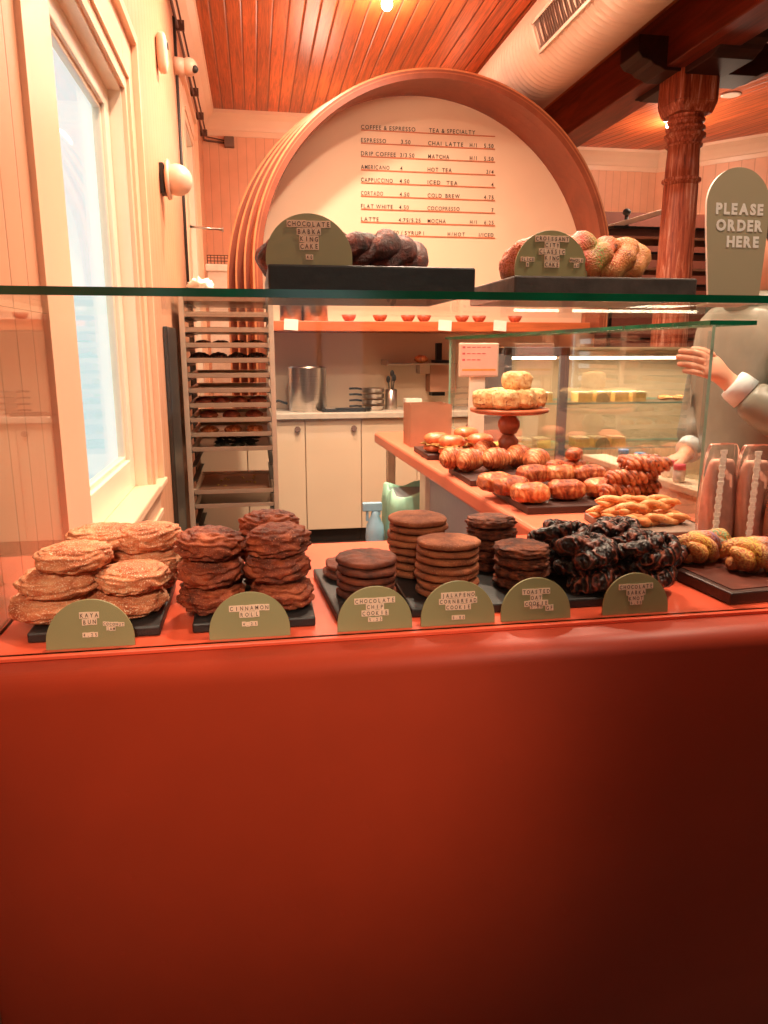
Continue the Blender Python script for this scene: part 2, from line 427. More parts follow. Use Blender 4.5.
def put_text(b, s, x, y, z, size, sx=1, align='L', sp=.1, thick=.0004):
    w = text_width(s, size, sx, sp)
    if align == 'R': x -= w
    if align == 'C': x -= w / 2
    for c in s:
        if c == ' ': x += .32 * size * sx; continue
        v, f, x0, x1 = glyph(c)
        put_glyph(b, c, x - x0 * size * sx, y, z, size, sx, thick=thick); x += (x1 - x0 + sp) * size * sx

# ================================================================== SETTING
WX = -.40           # the left wall
CZ = 3.45           # ceiling
YB = 7.64           # back wall, left part
YB2 = 8.30          # back wall, right part
b = B(); b.box((WX - .09, -4.2, -.1), (10, 10, 0)); struct('floor', b, 'floor_mat')
# ceiling: boards along the room; beyond the beam the boards turn
b = B(); b.box((WX - .2, -4.2, CZ), (2.9, 9.0, CZ + .1)); struct('ceiling', b, 'ceiling_wood')
b = B(); b.box((2.9, -4.2, CZ), (10, 9.0, CZ + .1)); struct('ceiling', b, 'ceiling_wood_turned')

def wall_y(name, X0, X1, holes, y0, y1, zt, mat):
    """wall running along Y with rectangular openings (ya, yb, za, zb)"""
    b = B(); ys = y0
    for ya, yb, za, zb in sorted(holes):
        b.box((X0, ys, 0), (X1, ya, zt)); b.box((X0, ya, 0), (X1, yb, za)); b.box((X0, ya, zb), (X1, yb, zt)); ys = yb
    b.box((X0, ys, 0), (X1, y1, zt)); return struct(name, b, mat)
W1 = (1.80, 2.80, .83, 2.16); W2 = (5.45, 6.15, .83, 2.80); W0 = (-2.6, -.9, .83, 2.5)
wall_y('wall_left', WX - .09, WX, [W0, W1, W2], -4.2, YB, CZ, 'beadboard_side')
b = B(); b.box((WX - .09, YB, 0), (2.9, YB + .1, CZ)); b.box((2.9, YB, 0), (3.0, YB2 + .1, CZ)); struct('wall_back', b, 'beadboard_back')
b = B(); b.box((3.0, YB2, 0), (4.5, YB2 + .1, CZ)); struct('wall_back_right', b, 'beadboard_back')
# slanting wall of the bay on the right
p0 = Vector((4.46, 8.36)); d = (Vector((3.97, 5.64)) - Vector((3.36, 6.33))).normalized(); p1 = p0 + d * 4.4; nn = Vector((-d.y, d.x))
if nn.x < 0: nn = -nn
b = B(); q = [p0, p1, p1 + nn * .1, p0 + nn * .1]
b.prism(q, lambda p: (p[0], p[1], 0), lambda p: (p[0], p[1], CZ)); struct('wall_right_bay', b, 'beadboard_back')
b = B(); b.box((p1.x, -4.2, 0), (p1.x + .1, p1.y, CZ)); struct('wall_right', b, 'unseen_wall_dark')
b = B()
for x0, x1, z0, z1 in ((WX - .09, .1, 0, CZ), (.1, .95, 0, .5), (.1, .95, 2.5, CZ), (.95, 9, 0, CZ)): b.box((x0, -4.2, z0), (x1, -4.1, z1))
struct('wall_front', b, 'unseen_wall_dark')

# crown moulding
def crown(name, pts, inward, mat='trim_paint', h=.2, w=.11):
    prof = [(0, 0), (.014, 0), (.016, .045), (.026, .05), (.035, .075), (.07, .13), (w, .165), (w + .01, .17), (w + .01, h), (0, h)]
    b = B(); a, c = Vector(pts[0]), Vector(pts[1])
    b.prism(prof, lambda p: (a.x + inward[0] * p[0], a.y + inward[1] * p[0], CZ - h + p[1]), lambda p: (c.x + inward[0] * p[0], c.y + inward[1] * p[0], CZ - h + p[1]))
    return struct(name, b, mat)
crown('trim_1', ((WX, -4), (WX, YB)), (1, 0))
crown('trim_2', ((WX, YB), (2.9, YB)), (0, -1))
crown('trim_3', ((3.0, YB2), (4.5, YB2)), (0, -1))
crown('trim_4', (p0, p1), (-nn.x, -nn.y))

# windows on the left wall
def side_window(nm, ya, yb, za, zb, cas=.0):
    fr = bpy.data.objects.new(nm, None); C.objects.link(fr); fr['kind'] = 'structure'; fr.location = (WX, ya, za)
    xs = WX - .06
    b = B()       # lining of the opening
    b.box((WX - .09, ya, za), (WX, ya + .012, zb)); b.box((WX - .09, yb - .012, za), (WX, yb, zb)); b.box((WX - .09, ya, zb - .012), (WX, yb, zb))
    obj('window_lining', b, 'sash_paint', fr, world=True)
    b = B()       # sash
    for y0, y1, z0, z1, dx in ((ya + .012, ya + .12, za + .0045, zb - .012, 0), (yb - .10, yb - .012, za + .0045, zb - .012, 0), (ya + .12, yb - .10, za + .0045, za + .11, 0), (ya + .12, yb - .10, zb - .08, zb - .012, 0)):
        b.box((xs - .02, y0, z0), (xs + .02, y1, z1))
    for y0, y1, z0, z1 in ((ya + .12, ya + .135, za + .11, zb - .08), (yb - .115, yb - .10, za + .11, zb - .08), (ya + .07, yb - .07, za + .11, za + .125), (ya + .07, yb - .07, zb - .095, zb - .08)):
        b.box((xs - .015, y0, z0), (xs + .008, y1, z1))
    obj('sash', b, 'sash_paint', fr, world=True, bevel=.003)
    b = B(); b.box((xs - .004, ya + .07, za + .1), (xs + .002, yb - .07, zb - .08)); obj('pane', b, 'window_glass', fr, world=True)
    b = B(); b.box((WX - .088, ya + .0, za - .03), (WX + .045, yb + .0, za + .004)); b.box((WX + .001, yb, za - .03), (WX + .045, yb + .23, za - .005)); obj('window_sill', b, 'trim_paint', fr, world=True, bevel=.006)
    b = B()       # casing: a flat board on the near side, stepped mouldings at the far side and head
    b.box((WX, ya - .22, za - .12), (WX + .012, ya, zb + .16))
    b.box((WX, yb, za - .004), (WX + .013, yb + .20, zb + .2)); b.box((WX, ya, zb), (WX + .0125, yb, zb + .2))
    for w0, w1, t in ((.045, .07, .022), (.20, .235, .034)):
        b.box((WX, yb + w0, za - .004), (WX + t, yb + w1, zb + w1)); b.box((WX, ya - (.0 if w0 < .1 else .2), zb + w0), (WX + t, yb + w0, zb + w1))
    b.box((WX, ya - .0, za - .13), (WX + .015, yb + .21, za - .03)); b.box((WX, ya, za - .15), (WX + .024, yb + .22, za - .13)); b.box((WX + .001, ya, za - .075), (WX + .021, yb + .21, za - .055))
    obj('window_casing', b, 'trim_paint', fr, world=True)
    return fr
side_window('window_1', *W1); side_window('window_2', *W2); side_window('window_3', *W0)
# front shop windows behind the photographer
for k, (x0, x1) in enumerate(((.1, .95),)):
    b = B()
    for q in ((x0, x0 + .06, .5, 2.5), (x1 - .06, x1, .5, 2.5), (x0, x1, .5, .58), (x0, x1, 2.42, 2.5), ((x0 + x1) / 2 - .02, (x0 + x1) / 2 + .02, .5, 2.5)): b.box((q[0], -4.19, q[2]), (q[1], -4.11, q[3]))
    w = struct('window_%d' % (4 + k), b, 'sash_paint')
    b = B(); b.box((x0, -4.155, .5), (x1, -4.15, 2.5)); obj('pane', b, 'window_glass', w)

# beam and the carved post
b = B(); bx = 2.69
b.box((bx, -4.1, 3.10), (bx + .26, YB - .001, CZ)); b.box((bx + .26, -4.1, 3.29), (bx + .44, YB2 - .001, CZ)); o = struct('ceiling_beam', b, 'beam_wood', .008)

# ================================================================== COLUMN
cx, cy = 2.93, 5.05
col = thing('wooden_column', 'carved reddish brown distressed wooden post with ringed neck below a dark corbel', 'column', (cx, cy, 0))
KZ = 1.331
def kz(z): return ZC + (z - ZC) * KZ
b = B(); prof = [(.17, 0), (.17, .1), (.15, .13)]
for i in range(24):
    z = .14 + i * (kz(2.14) - .14) / 23; prof.append((.136 - .024 * (i / 23) + .002 * (i % 2), z))
b.lathe(prof, n=24); obj('shaft', b, 'column_wood', col)
b = B(); prof = [(.112, kz(2.14))]
for zc_, r, h in ((2.165, .128, .016), (2.33, .120, .010), (2.375, .134, .018), (2.41, .128, .012), (2.445, .122, .012)):
    prof += [(r - .016, kz(zc_) - h), (r, kz(zc_) - h * .5), (r, kz(zc_) + h * .5), (r - .016, kz(zc_) + h)]
prof.append((.112, kz(2.47))); prof.append((.14, kz(2.50))); b.lathe(prof, n=28); obj('neck', b, 'column_wood', col)
b = B(); s_ = .15; t_ = .118      # chamfered block
ol = [(-s_, -t_), (-t_, -s_), (t_, -s_), (s_, -t_), (s_, t_), (t_, s_), (-t_, s_), (-s_, t_)]
ZT = 3.17
b.prism(ol, lambda p: (p[0] * .85, p[1] * .85, kz(2.47)), lambda p: (p[0], p[1], kz(2.52))); b.prism(ol, lambda p: (p[0], p[1], kz(2.52)), lambda p: (p[0], p[1], ZT))
obj('block', b, 'column_wood', col, bevel=.006)
def corbel_profile(L, h):   # scrolled ends stepping down to a flat underside
    e = [(-L, h), (-L, .10), (-L + .03, .065), (-L + .09, .05), (-L + .11, .03), (-L + .15, .02), (-L + .19, 0)]
    return e + [(-x, z) for x, z in e[::-1]]
b = B(); b.prism(corbel_profile(.72, .155), lambda p: (-.17, p[0], 3.10 - .155 + p[1] + .06), lambda p: (.19, p[0], 3.10 - .155 + p[1] + .06)) if False else b.prism(corbel_profile(.62, .21), lambda p: (-.12, p[0], ZT - .11 + p[1]), lambda p: (.17, p[0], ZT - .11 + p[1])); obj('corbel', b, 'corbel_wood', col, bevel=.006)
b = B(); b.prism(corbel_profile(.52, .2), lambda p: (p[0] + .08, -.13, ZT - .09 + p[1]), lambda p: (p[0] + .08, .13, ZT - .09 + p[1])); obj('cross_corbel', b, 'corbel_wood', col, bevel=.006)

# ================================================================== DUCT
dth = radians((49.3 + 38.8) / 2); half = radians((49.3 - 38.8) / 2); R = .244; dist = R / sin(half)
dx, dz = dist * cos(dth), ZC + dist * sin(dth)
duct = thing('ventilation_duct', 'white spiral round ventilation duct hanging under the board ceiling beside the beam', 'duct', (dx, 0, dz))
b = B(); pts = []; rad = []
y = 2.75
while y < YB - .03:
    pts += [(0, y, 0), (0, y + .006, 0), (0, y + .012, 0), (0, y + .018, 0)]; rad += [R, R + .008, R + .008, R]; y += .055
b.tube(pts, rad, 40, up=(0, 0, 1)); obj('duct_pipe', b, 'duct_white', duct)
b = B(); b.tube([(0, y, 0) for y in (2.2, 2.5, 2.66, 2.72, 2.75)], [R * 1.35, R * 1.33, R * 1.2, R * 1.06, R * 1.03], 40); obj('duct_collar', b, 'duct_white', duct)
b = B(); b.tube([(0, y, 0) for y in (3.95, 3.955, 3.975, 3.98)], [R, R + .006, R + .006, R], 40); obj('joint_band', b, 'duct_white', duct)
# grille on the lower left of the duct
ang = radians(200); ex = Vector((cos(ang), 0, sin(ang))); ez = Vector((-sin(ang), 0, cos(ang)))
gv = bpy.data.objects.new('vent_grille', None); C.objects.link(gv); gv.parent = duct; gv['label'] = 'rectangular louvred grille'
gy0, gy1 = 3.85, 4.6
b = B()
def fr_box(b, u0, u1, y0, y1, d0, d1):
    o = len(b.v)
    for dd in (d0, d1):
        for (u, yy) in ((u0, y0), (u1, y0), (u1, y1), (u0, y1)): b.v.append(tuple(ex * dd + ez * u + Vector((0, yy, 0))))
    for q in ((0, 1, 2, 3), (7, 6, 5, 4), (0, 4, 5, 1), (1, 5, 6, 2), (2, 6, 7, 3), (3, 7, 4, 0)): b.face([o + i for i in q], False)
gh = .085
fr_box(b, -gh, -gh + .016, gy0, gy1, R - .03, R + .014); fr_box(b, gh - .016, gh, gy0, gy1, R - .03, R + .014)
fr_box(b, -gh, gh, gy0, gy0 + .02, R - .03, R + .014); fr_box(b, -gh, gh, gy1 - .02, gy1, R - .03, R + .014); obj('grille_frame', b, 'vent_white', gv)
b = B()
for k in range(22): fr_box(b, -gh + .016, gh - .016, gy0 + .03 + k * .029, gy0 + .036 + k * .029, R, R + .009)
fr_box(b, -gh + .01, gh - .01, gy0 + .01, gy1 - .01, R - .01, R + .002); obj('louvre', b, 'vent_dark', gv)

# ceiling lamps
def ceiling_lamp(px, py, lab, on=True, r=.035):
    p = at(px, py, Z=CZ - (.05 if on else .006))
    t = thing('ceiling_light', lab, 'light', (p.x, p.y, CZ))
    b = B(); b.lathe([(r * 1.6, 0), (r * 1.7, -.006), (r * 1.3, -.012), (r, -.012)][::-1], n=28); obj('trim_ring', b, 'vent_white', t)
    if on:
        b = B(); b.blob(20, 12, lambda u, v: (r * sin(v) * cos(u), r * sin(v) * sin(u), -.045 + r * 1.1 * cos(v))); obj('bulb', b, 'bulb_glow', t)
    return p
L1 = ceiling_lamp(387, 5, 'glowing bulb on the board ceiling straight above the menu arch')
L2 = ceiling_lamp(671, 126, 'glowing bulb on the ceiling just left of the carved post', r=.045)
ceiling_lamp(678, 71, 'unlit round recessed ceiling light just right of the carved post', False, .05)
ceiling_lamp(731, 95, 'unlit round recessed ceiling light farthest right', False, .05)

# ================================================================== LEFT WALL FITTINGS
def conduit():
    x = WX + .014
    b = B(); b.tube([(x, 4.95, 1.25), (x, 4.95, 3.2)], .009, 8); b.box((WX, 4.93, 0), (WX + .03, 4.97, 1.25)); o = obj('black_conduit', b, 'conduit_black', origin=(x, 4.95, 0))
    tag(o, 'black vertical cable conduit on the left wall beside the globe lamp', 'conduit')
    b = B(); b.tube([(WX + .02, 3.6, 3.2), (WX + .02, 4.6, 3.2), (WX + .02, 7.58, 3.2), (WX + .05, 7.61, 3.2), (WX + .205, 7.62, 3.19)], .009, 8)
    b.tube([(WX + .045, 3.6, 3.22), (WX + .045, 7.56, 3.22), (WX + .205, 7.62, 3.21)], .006, 8)
    for yy in (4.0, 4.5, 5.1, 5.7, 6.3, 6.9, 7.4): b.box((WX, yy, 3.185), (WX + .06, yy + .02, 3.24))
    o = obj('dark_cable', b, 'cable_brown', origin=(WX + .02, 3.6, 3.2)); tag(o, 'pair of dark cables clipped along the top of the left wall to the back corner', 'cable')
    b = B(); b.box((WX + .20, 7.58, 3.15), (WX + .29, 7.64, 3.24)); o = obj('junction_box', b, 'vent_dark', origin=(WX + .245, 7.61, 3.15), bevel=.006)
    tag(o, 'small grey junction box high on the back wall at the end of the cables', 'electrical box')
conduit()
def wall_lamp():
    p = at(174, 180, X=WX + .06)
    t = thing('wall_lamp', 'unlit cream globe wall lamp on a dark square plate beyond the near window', 'lamp', (WX, p.y, p.z))
    b = B(); b.box((0, -.05, -.065), (.02, .05, .065)); obj('back_plate', b, 'conduit_black', t, bevel=.003)
    b = B(); b.tube([(.02, 0, 0), (.028, 0, 0), (.034, 0, 0), (.044, 0, 0)], [.05, .085, .09, .085], 28, up=(0, 0, 1)); obj('collar', b, 'device_white', t)
    b = B(); b.blob(28, 18, lambda u, v: (.075 + .07 * sin(v) * cos(u), .07 * sin(v) * sin(u), .07 * cos(v))); obj('globe', b, 'device_white', t)
wall_lamp()
def alarm():
    p = at(163, 53, X=WX + .03)
    t = thing('wall_sensor', 'small cream rounded motion sensor high on the left wall beside the conduit', 'sensor', (WX, p.y, p.z))
    b = B(); b.blob(24, 16, lambda u, v: (.026 + .026 * math.copysign(abs(sin(v) * cos(u)) ** .6, cos(u)), .055 * math.copysign(abs(sin(v) * sin(u)) ** .7, sin(u)), .085 * math.copysign(abs(cos(v)) ** .7, cos(v)))); obj('housing', b, 'device_white', t)
    b = B(); b.tube([(.045, 0, .03), (.056, 0, .03)], [.018, .016], 16, up=(0, 0, 1)); obj('lens', b, 'conduit_black', t)
    p = at(188, 67, X=WX + .08)
    t = thing('security_camera', 'cream dome security camera below the ceiling moulding on the left wall', 'camera', (WX, p.y, p.z))
    b = B(); b.cyl((0, 0, 0), (.06, 0, 0), .05, .045); obj('mount', b, 'device_white', t)
    b = B(); b.blob(24, 16, lambda u, v: (.085 + .05 * sin(v) * cos(u), .05 * sin(v) * sin(u), .05 * cos(v))); obj('dome', b, 'device_white', t)
    b = B(); b.blob(14, 10, lambda u, v: (.118 + .022 * sin(v) * cos(u), -.022 + .022 * sin(v) * sin(u), -.016 + .022 * cos(v))); obj('lens', b, 'conduit_black', t)
alarm()
p = at(190, 226, X=WX); 
b = B(); b.cyl((WX, 5.4, 2.12), (WX + .22, 5.4, 2.105), .008); b.cyl((WX, 5.4, 2.12), (WX + .012, 5.4, 2.12), .02); b.cyl((WX + .22, 5.4, 2.105), (WX + .23, 5.4, 2.105), .014)
o = obj('wall_bracket', b, 'steel', origin=(WX, 5.4, 2.12)); tag(o, 'thin steel rod bracket sticking out beside the far window', 'bracket')
o = obj('tall_dark_panel', B().box((WX + .002, 3.55, 0), (WX + .022, 3.93, 1.42)), 'dark_steel', origin=(WX + .012, 3.74, 0), bevel=.004)  # plain dark panel put in where a dark band runs left of the rack
tag(o, 'tall dark panel standing against the left wall just in front of the tray rack', 'steel sheet')

# ================================================================== MENU ARCH
arch = thing('menu_arch', 'huge round topped menu board in a stepped wooden hoop frame above the back shelf', 'menu board', (1.17, 5.2, .905))
NL = 4
for k in range(NL):
    t = k / (NL - 1); ccx = 1.074 + (1.020 - 1.074) * t; ccz = 1.768 + (1.685 - 1.768) * t; Ro = 1.063 + (1.16 - 1.063) * t; Ri = Ro - .075
    
    K2 = 1.125; ccx, ccz, Ro, Ri = ccx * K2, ZC + (ccz - ZC) * K2, Ro * K2, Ri * K2; ya = 4.95 + k * .1; yb = ya + .1
    def loop(cx_, cz_, r_, y_, end=1.44):
        return [(cx_ - r_, y_, .9055)] + [(cx_ + r_ * cos(pi - pi * i / 72), y_, cz_ + r_ * sin(pi - pi * i / 72)) for i in range(73)] + [(cx_ + r_, y_, end)]
    def skin_loops(b, A, B_, m_=0):
        o = len(b.v); b.v += A + B_; n_ = len(A)
        b.cur = m_
        for q in range(n_ - 1): b.face([o + q, o + q + 1, o + n_ + q + 1, o + n_ + q], True)
        b.cur = 0
    Ri = Ro - .06; b = B()
    o0, m0, i0 = loop(ccx, ccz, Ro, ya), loop(ccx, ccz, Ro - .012, ya - .004), loop(ccx, ccz, Ri, ya)
    o1, i1 = loop(ccx, ccz, Ro, yb), loop(ccx, ccz, Ri, yb)
    skin_loops(b, o0, m0, 1); skin_loops(b, m0, i0); skin_loops(b, i0, i1); skin_loops(b, i1, o1); skin_loops(b, o1, o0)
    obj('hoop', b, ['arch_dark', 'arch_edge'], arch, world=True)
    if k == 0: la = loop(ccx, ccz, Ro - .03, ya - .003); lb0 = loop(ccx, ccz, Ro - .016, ya - .003)
    if k == NL - 1:
        lc = loop(1.02 * K2, ZC + (1.685 - ZC) * K2, 1.107 * K2, 5.345); lb = loop(1.02 * K2, ZC + (1.685 - ZC) * K2, 1.12 * K2, 5.345)
        b = B(); skin_loops(b, la, lc); skin_loops(b, lc, lb); skin_loops(b, lb, lb0); skin_loops(b, lb0, la); obj('inner_lining', b, 'arch_wood', arch, world=True)
b = B(); pc_ = (1.02 * K2, ZC + (1.685 - ZC) * K2, 1.105 * K2); ol = [(pc_[0] - pc_[2], 1.47)] + [(pc_[0] + pc_[2] * cos(pi - pi * i / 64), pc_[1] + pc_[2] * sin(pi - pi * i / 64)) for i in range(65)] + [(pc_[0] + pc_[2], 1.47)]
b.prism(ol, lambda p: (p[0], 5.345, p[1]), lambda p: (p[0], 5.365, p[1])); obj('menu_panel', b, 'board_cream', arch, world=True)
b = B(); b.box((.09, 4.99, 1.435), (2.30, 5.60, 1.50)); obj('base_shelf', b, 'shelf_wood', arch, world=True, bevel=.004)
# menu lettering
BOLD[0] = .006
rows = [('COFFEE & ESPRESSO', 361, None, 0, 'TEA & SPECIALTY', 429, None, None),
        ('ESPRESSO', 361, '3.50', 401, 'CHAI  LATTE', 428, 'H/I|5.50', 0), ('DRIP COFFEE', 361, '3/3.50', 400, 'MATCHA', 428, 'H/I|5.50', 0),
        ('AMERICANO', 361, '4', 400, 'HOT  TEA', 427.5, '3/4', 0), ('CAPPUCCINO', 361, '4.50', 399.5, 'ICED   TEA', 427.5, '4', 0),
        ('CORTADO', 361, '4.50', 399.5, 'COLD  BREW', 427.5, '4.75', 0), ('FLAT WHITE', 361, '4.50', 399, 'COCOPRESSO', 427.3, '7', 0),
        ('LATTE', 361, '4.75/5.25', 398.5, 'MOCHA', 427.5, 'H/I|6.25', 0), (None, 361, '.50 / SYRUP 1', 392, None, 0, 'H/HOT|I/ICED', 0)]
YT = 5.343
zs = [at(361, y, Y=YT).z for y in (129.8, 142.9, 156.2, 169.6, 182.5, 195.8, 208.8, 221.7, 235.2)]
zs[-1] = zs[-2] - (zs[-3] - zs[-2])
def X_(px, z):   # the X at which height z shows at column px
    lo = at(px, 130, Y=YT); hi = at(px, 235, Y=YT); f = (z - lo.z) / (hi.z - lo.z); return lo.x + (hi.x - lo.x) * f
for i, (r, z) in enumerate(zip(rows, zs)):
    xl, xr = X_(361, z), X_(495, z); xm, xc = X_(414, z), X_(427.5, z)
    rail = B(); rail.box((xl, YT - .004, z - .004), (xr, YT + .004, z + .002)); ro = obj('letter_rail', rail, 'rail_orange', arch, world=True)
    tx = B(); size = .037; sy = YT - .002
    def fit(s, px, pr=None):
        x = X_(px, z); put_text(tx, s, x, sy, z + .005, size, 1.0, sp=.17)
    wmax = {0: 407 - 361, 1: 385 - 361}
    if r[0]: put_text(tx, r[0], xl, sy, z + .005, size, (X_(361 + len(r[0]) * 3.25, z) - xl) / text_width(r[0], size, 1, .2) if len(r[0]) > 6 else .95, sp=.2)
    if r[2]: put_text(tx, r[2], X_(r[3], z), sy, z + .005, size, .95, sp=.16)
    if r[4]: put_text(tx, r[4], X_(r[5], z), sy, z + .005, size, (X_(r[5] + {'TEA & SPECIALTY': 47, 'CHAI  LATTE': 36, 'MATCHA': 22, 'HOT  TEA': 25, 'ICED   TEA': 31, 'COLD  BREW': 33, 'COCOPRESSO': 33, 'MOCHA': 19}[r[4]], z) - X_(r[5], z)) / text_width(r[4], size, 1, .2), sp=.2)
    if r[6]:
        pp = r[6].split('|')
        put_text(tx, pp[-1], xr - .005, sy, z + .005, size, .85, 'R', sp=.24)
        if len(pp) > 1: put_text(tx, pp[0], X_(478 if pp[0] == 'H/I' else 466, z), sy, z + .005, size, .8, 'R', sp=.34)
    obj('lettering', tx, 'letter_black', arch, world=True)

BOLD[0] = .015
# things on the back shelf
def shelf_pot(name, label, cat, px, py, r, h, mat, prof=None, grp=None):
    p = at(px, py, Y=5.12); zz = 1.5005
    b = B(); b.lathe(prof or [(r * .96, 0), (r, .004), (r, h - .004), (r * 1.03, h), (r * .97, h + .003), (r * .93, h - .004), (.001, h - .004)], n=24)
    o = obj(name, b, mat, origin=None); o.location = (p.x, 5.12, zz); tag(o, label, cat, grp); return o
shelf_pot('steel_canister', 'left of the two steel canisters on the wooden back shelf', 'canister', 291, 310, .075, .11, 'steel')
shelf_pot('steel_canister', 'right of the two steel canisters on the wooden back shelf', 'canister', 315, 310, .085, .11, 'steel')
bp = lambda r, h: [(r * .5, 0), (r * .55, .004), (r * .85, h * .5), (r, h), (r * .95, h), (r * .75, h * .5), (.001, .012)]
for k, (px, wh) in enumerate(((349, 'nearest the canisters'), (380, 'behind the blank gap of the shelf'), (408, 'just left of the first price tag'), (424, 'right behind the first price tag'), (462, 'between the two price tags'), (479, 'just left of the second price tag'), (515, 'just right of the second price tag'))):
    shelf_pot('small_bowl', 'small patterned bowl on the wooden back shelf, ' + wh, 'bowl', px, 318, .05, .045, 'bowl_red', bp(.05, .045))
for px, wh in ((291, 'under the steel canisters'), (445, 'under the middle of the menu arch'), (500, 'farther right under the menu arch')):
    p = at(px, 322, Y=4.985); b = B(); b.box((-.045, -.004, -.035), (.045, 0, .035)); o = obj('price_tag', b, 'paper_white'); o.location = (p.x, 4.986, 1.475); o.rotation_euler = (radians(-8), radians(4), 0)
    tag(o, 'small white price tag on the wooden back shelf, ' + wh, 'tag')

# ================================================================== BACK CABINETS
YC = 5.0
xs = [at(px, 470, Y=YC).x for px in (190, 248, 306, 361.5, 417, 474, 530)]
for i, (x0, x1) in enumerate(zip(xs[:-1], xs[1:])):
    if i == 0: x0 = max(x0, WX + .01)
    t = thing('base_cabinet', 'cream flat door base cabinet, ' + ('farthest left, seen through the tray rack', 'second from the left, its knob beside the rack post', 'with the round knob below the steel pot', 'just left of the salmon counter corner', 'partly hidden behind the brown box', 'farthest right behind the salmon counter')[i], 'cabinet', ((x0 + x1) / 2, YC, 0))
    b = B(); b.box((x0 + .001, YC + .02, .1), (x1 - .001, 5.44, .865)); obj('body', b, 'cabinet_paint', t, world=True)
    b = B(); b.box((x0 + .001, YC + .07, 0), (x1 - .001, YC + .09, .1)); obj('toe_kick', b, 'kick_dark', t, world=True)
    d_ = obj('door', B().box((x0 + .003, YC, .105), (x1 - .003, YC + .019, .862)), 'cabinet_paint', t, world=True, bevel=.002)
    b = B(); b.cyl((x1 - .05, YC, .80), (x1 - .05, YC - .012, .80), .012, .02, 18); b.cyl((x1 - .05, YC - .012, .80), (x1 - .05, YC - .02, .80), .02, .018, 18); obj('knob', b, 'vent_dark', d_, world=True)
b = B(); b.box((xs[0] if xs[0] > WX + .01 else WX + .01, YC - .03, .866), (xs[-1] + .02, 5.449, .905)); o = obj('worktop', b, 'worktop', origin=((xs[0] + xs[-1]) / 2, 5.3, .866), bevel=.004)
tag(o, 'pale worktop along the top of the cream base cabinets', 'worktop')
b = B(); b.box((.0, 5.45, 0), (2.55, 5.55, 1.434)); o = struct('wall_half', b, 'splash')
# right part of the wall below the arch
def on_top(px, Y=5.2): return at(px, 410, Y=Y).x
x = on_top(308, 5.2)
t = thing('steel_pot', 'tall shiny steel cylinder pot on the pale worktop', 'pot', (x, 5.2, .905))
b = B(); b.lathe([(.128, 0), (.13, .005), (.13, .285), (.135, .29), (.135, .295), (.12, .296)], n=40); obj('body', b, 'steel', t)
b = B(); b.lathe([(.122, .292), (.12, .302), (.03, .306), (.001, .306)], n=32); obj('lid', b, 'steel', t)
b = B(); b.tube([(-.14, .0, .05), (-.2, 0, .07), (-.26, -.02, .055), (-.36, -.02, .04)], .008, 8); obj('cord', b, 'rubber_dark', t)
x = on_top(391, 5.2)
t = thing('utensil_holder', 'steel cup of whisks and spoons on the pale worktop', 'utensil holder', (x, 5.2, .905))
b = B(); b.lathe([(.04, 0), (.041, .003), (.041, .14), (.038, .141), (.036, .13), (.001, .13)], n=24); obj('cup', b, 'steel', t)
for k, (a_, h_) in enumerate(((-.02, .22), (.008, .26), (.022, .23))):
    b = B(); b.tube([(a_ * .3, 0, .1), (a_, 0, h_ - .03)], .004, 8); b.blob(10, 8, lambda u, v, a_=a_, h_=h_: (a_ + .014 * sin(v) * cos(u), .006 * sin(v) * sin(u), h_ - .01 + .024 * cos(v))); obj('utensil', b, 'rubber_dark', t)
for k in range(4):
    x = on_top(373, 5.2)
    t_ = thing('stacked_pan', ('lowest', 'second lowest', 'second highest', 'topmost')[k] + ' steel pan of the stack beside the utensil cup', 'pan', (x, 5.2, .906 + k * .04), 'pans stacked on the worktop')
    b = B(); b.lathe([(.07, 0), (.075, .002), (.08, .028), (.083, .03), (.076, .029), (.07, .004), (.001, .004)], n=28); obj('bowl', b, 'steel', t_)
    b = B(); b.tube([(-.08, 0, .024), (-.12, -.02, .03), (-.17, -.05, .03)], .007, 8); obj('handle', b, 'rubber_dark', t_)
x0 = on_top(322, 5.05); b = B(); b.box((x0, 5.04, .906), (x0 + .3, 5.16, .918)); b.box((x0 + .1, 5.06, .918), (x0 + .34, 5.14, .926))
o = obj('drying_mat', b, 'rubber_dark', origin=(x0 + .15, 5.1, .906)); tag(o, 'flat dark tray lying between the pot and the stacked pans', 'tray')
x = on_top(410, 5.15); b = B(); b.box((x - .04, 5.1, .906), (x + .075, 5.2, .985)); o = obj('small_box', b, 'paper_white', origin=(x, 5.15, .906), bevel=.003); tag(o, 'small white carton on the worktop beside the utensil cup', 'carton')
# stainless wall shelf with loaf
p = at(404, 364, Y=5.3)
t = thing('wall_shelf', 'small stainless wall shelf left of the tan box', 'shelf', (p.x, 5.31, p.z))
b = B(); b.box((-.14, -.12, -.006), (.30, .14, .004)); b.box((-.14, -.12, .004), (-.135, .14, .03)); obj('shelf_plate', b, 'steel', t)
b = B(); b.box((.12, 0, -.07), (.2, .14, -.006)); obj('bracket', b, 'steel', t)
def ell(b, c, r, nu=20, nv=12, e=1.0, amp=0, fr=8, seed=0):
    def fn(u, v):
        d = Vector((sin(v) * cos(u), sin(v) * sin(u), cos(v)))
        k = 1 + amp * noise.noise(d * fr * .3 + Vector((seed, seed * 2, 0))) * 2
        g = lambda q: math.copysign(abs(q) ** e, q)
        return (c[0] + r[0] * g(d.x) * k, c[1] + r[1] * g(d.y) * k, c[2] + r[2] * g(d.z) * k)
    return b.blob(nu, nv, fn)
b = B(); ell(b, (0, 0, .03), (.05, .04, .028), amp=.1); o = obj('bread_roll', b, 'golden'); o.location = (p.x + .12, 5.28, p.z + .004); tag(o, 'bread roll on the small stainless wall shelf', 'bread')
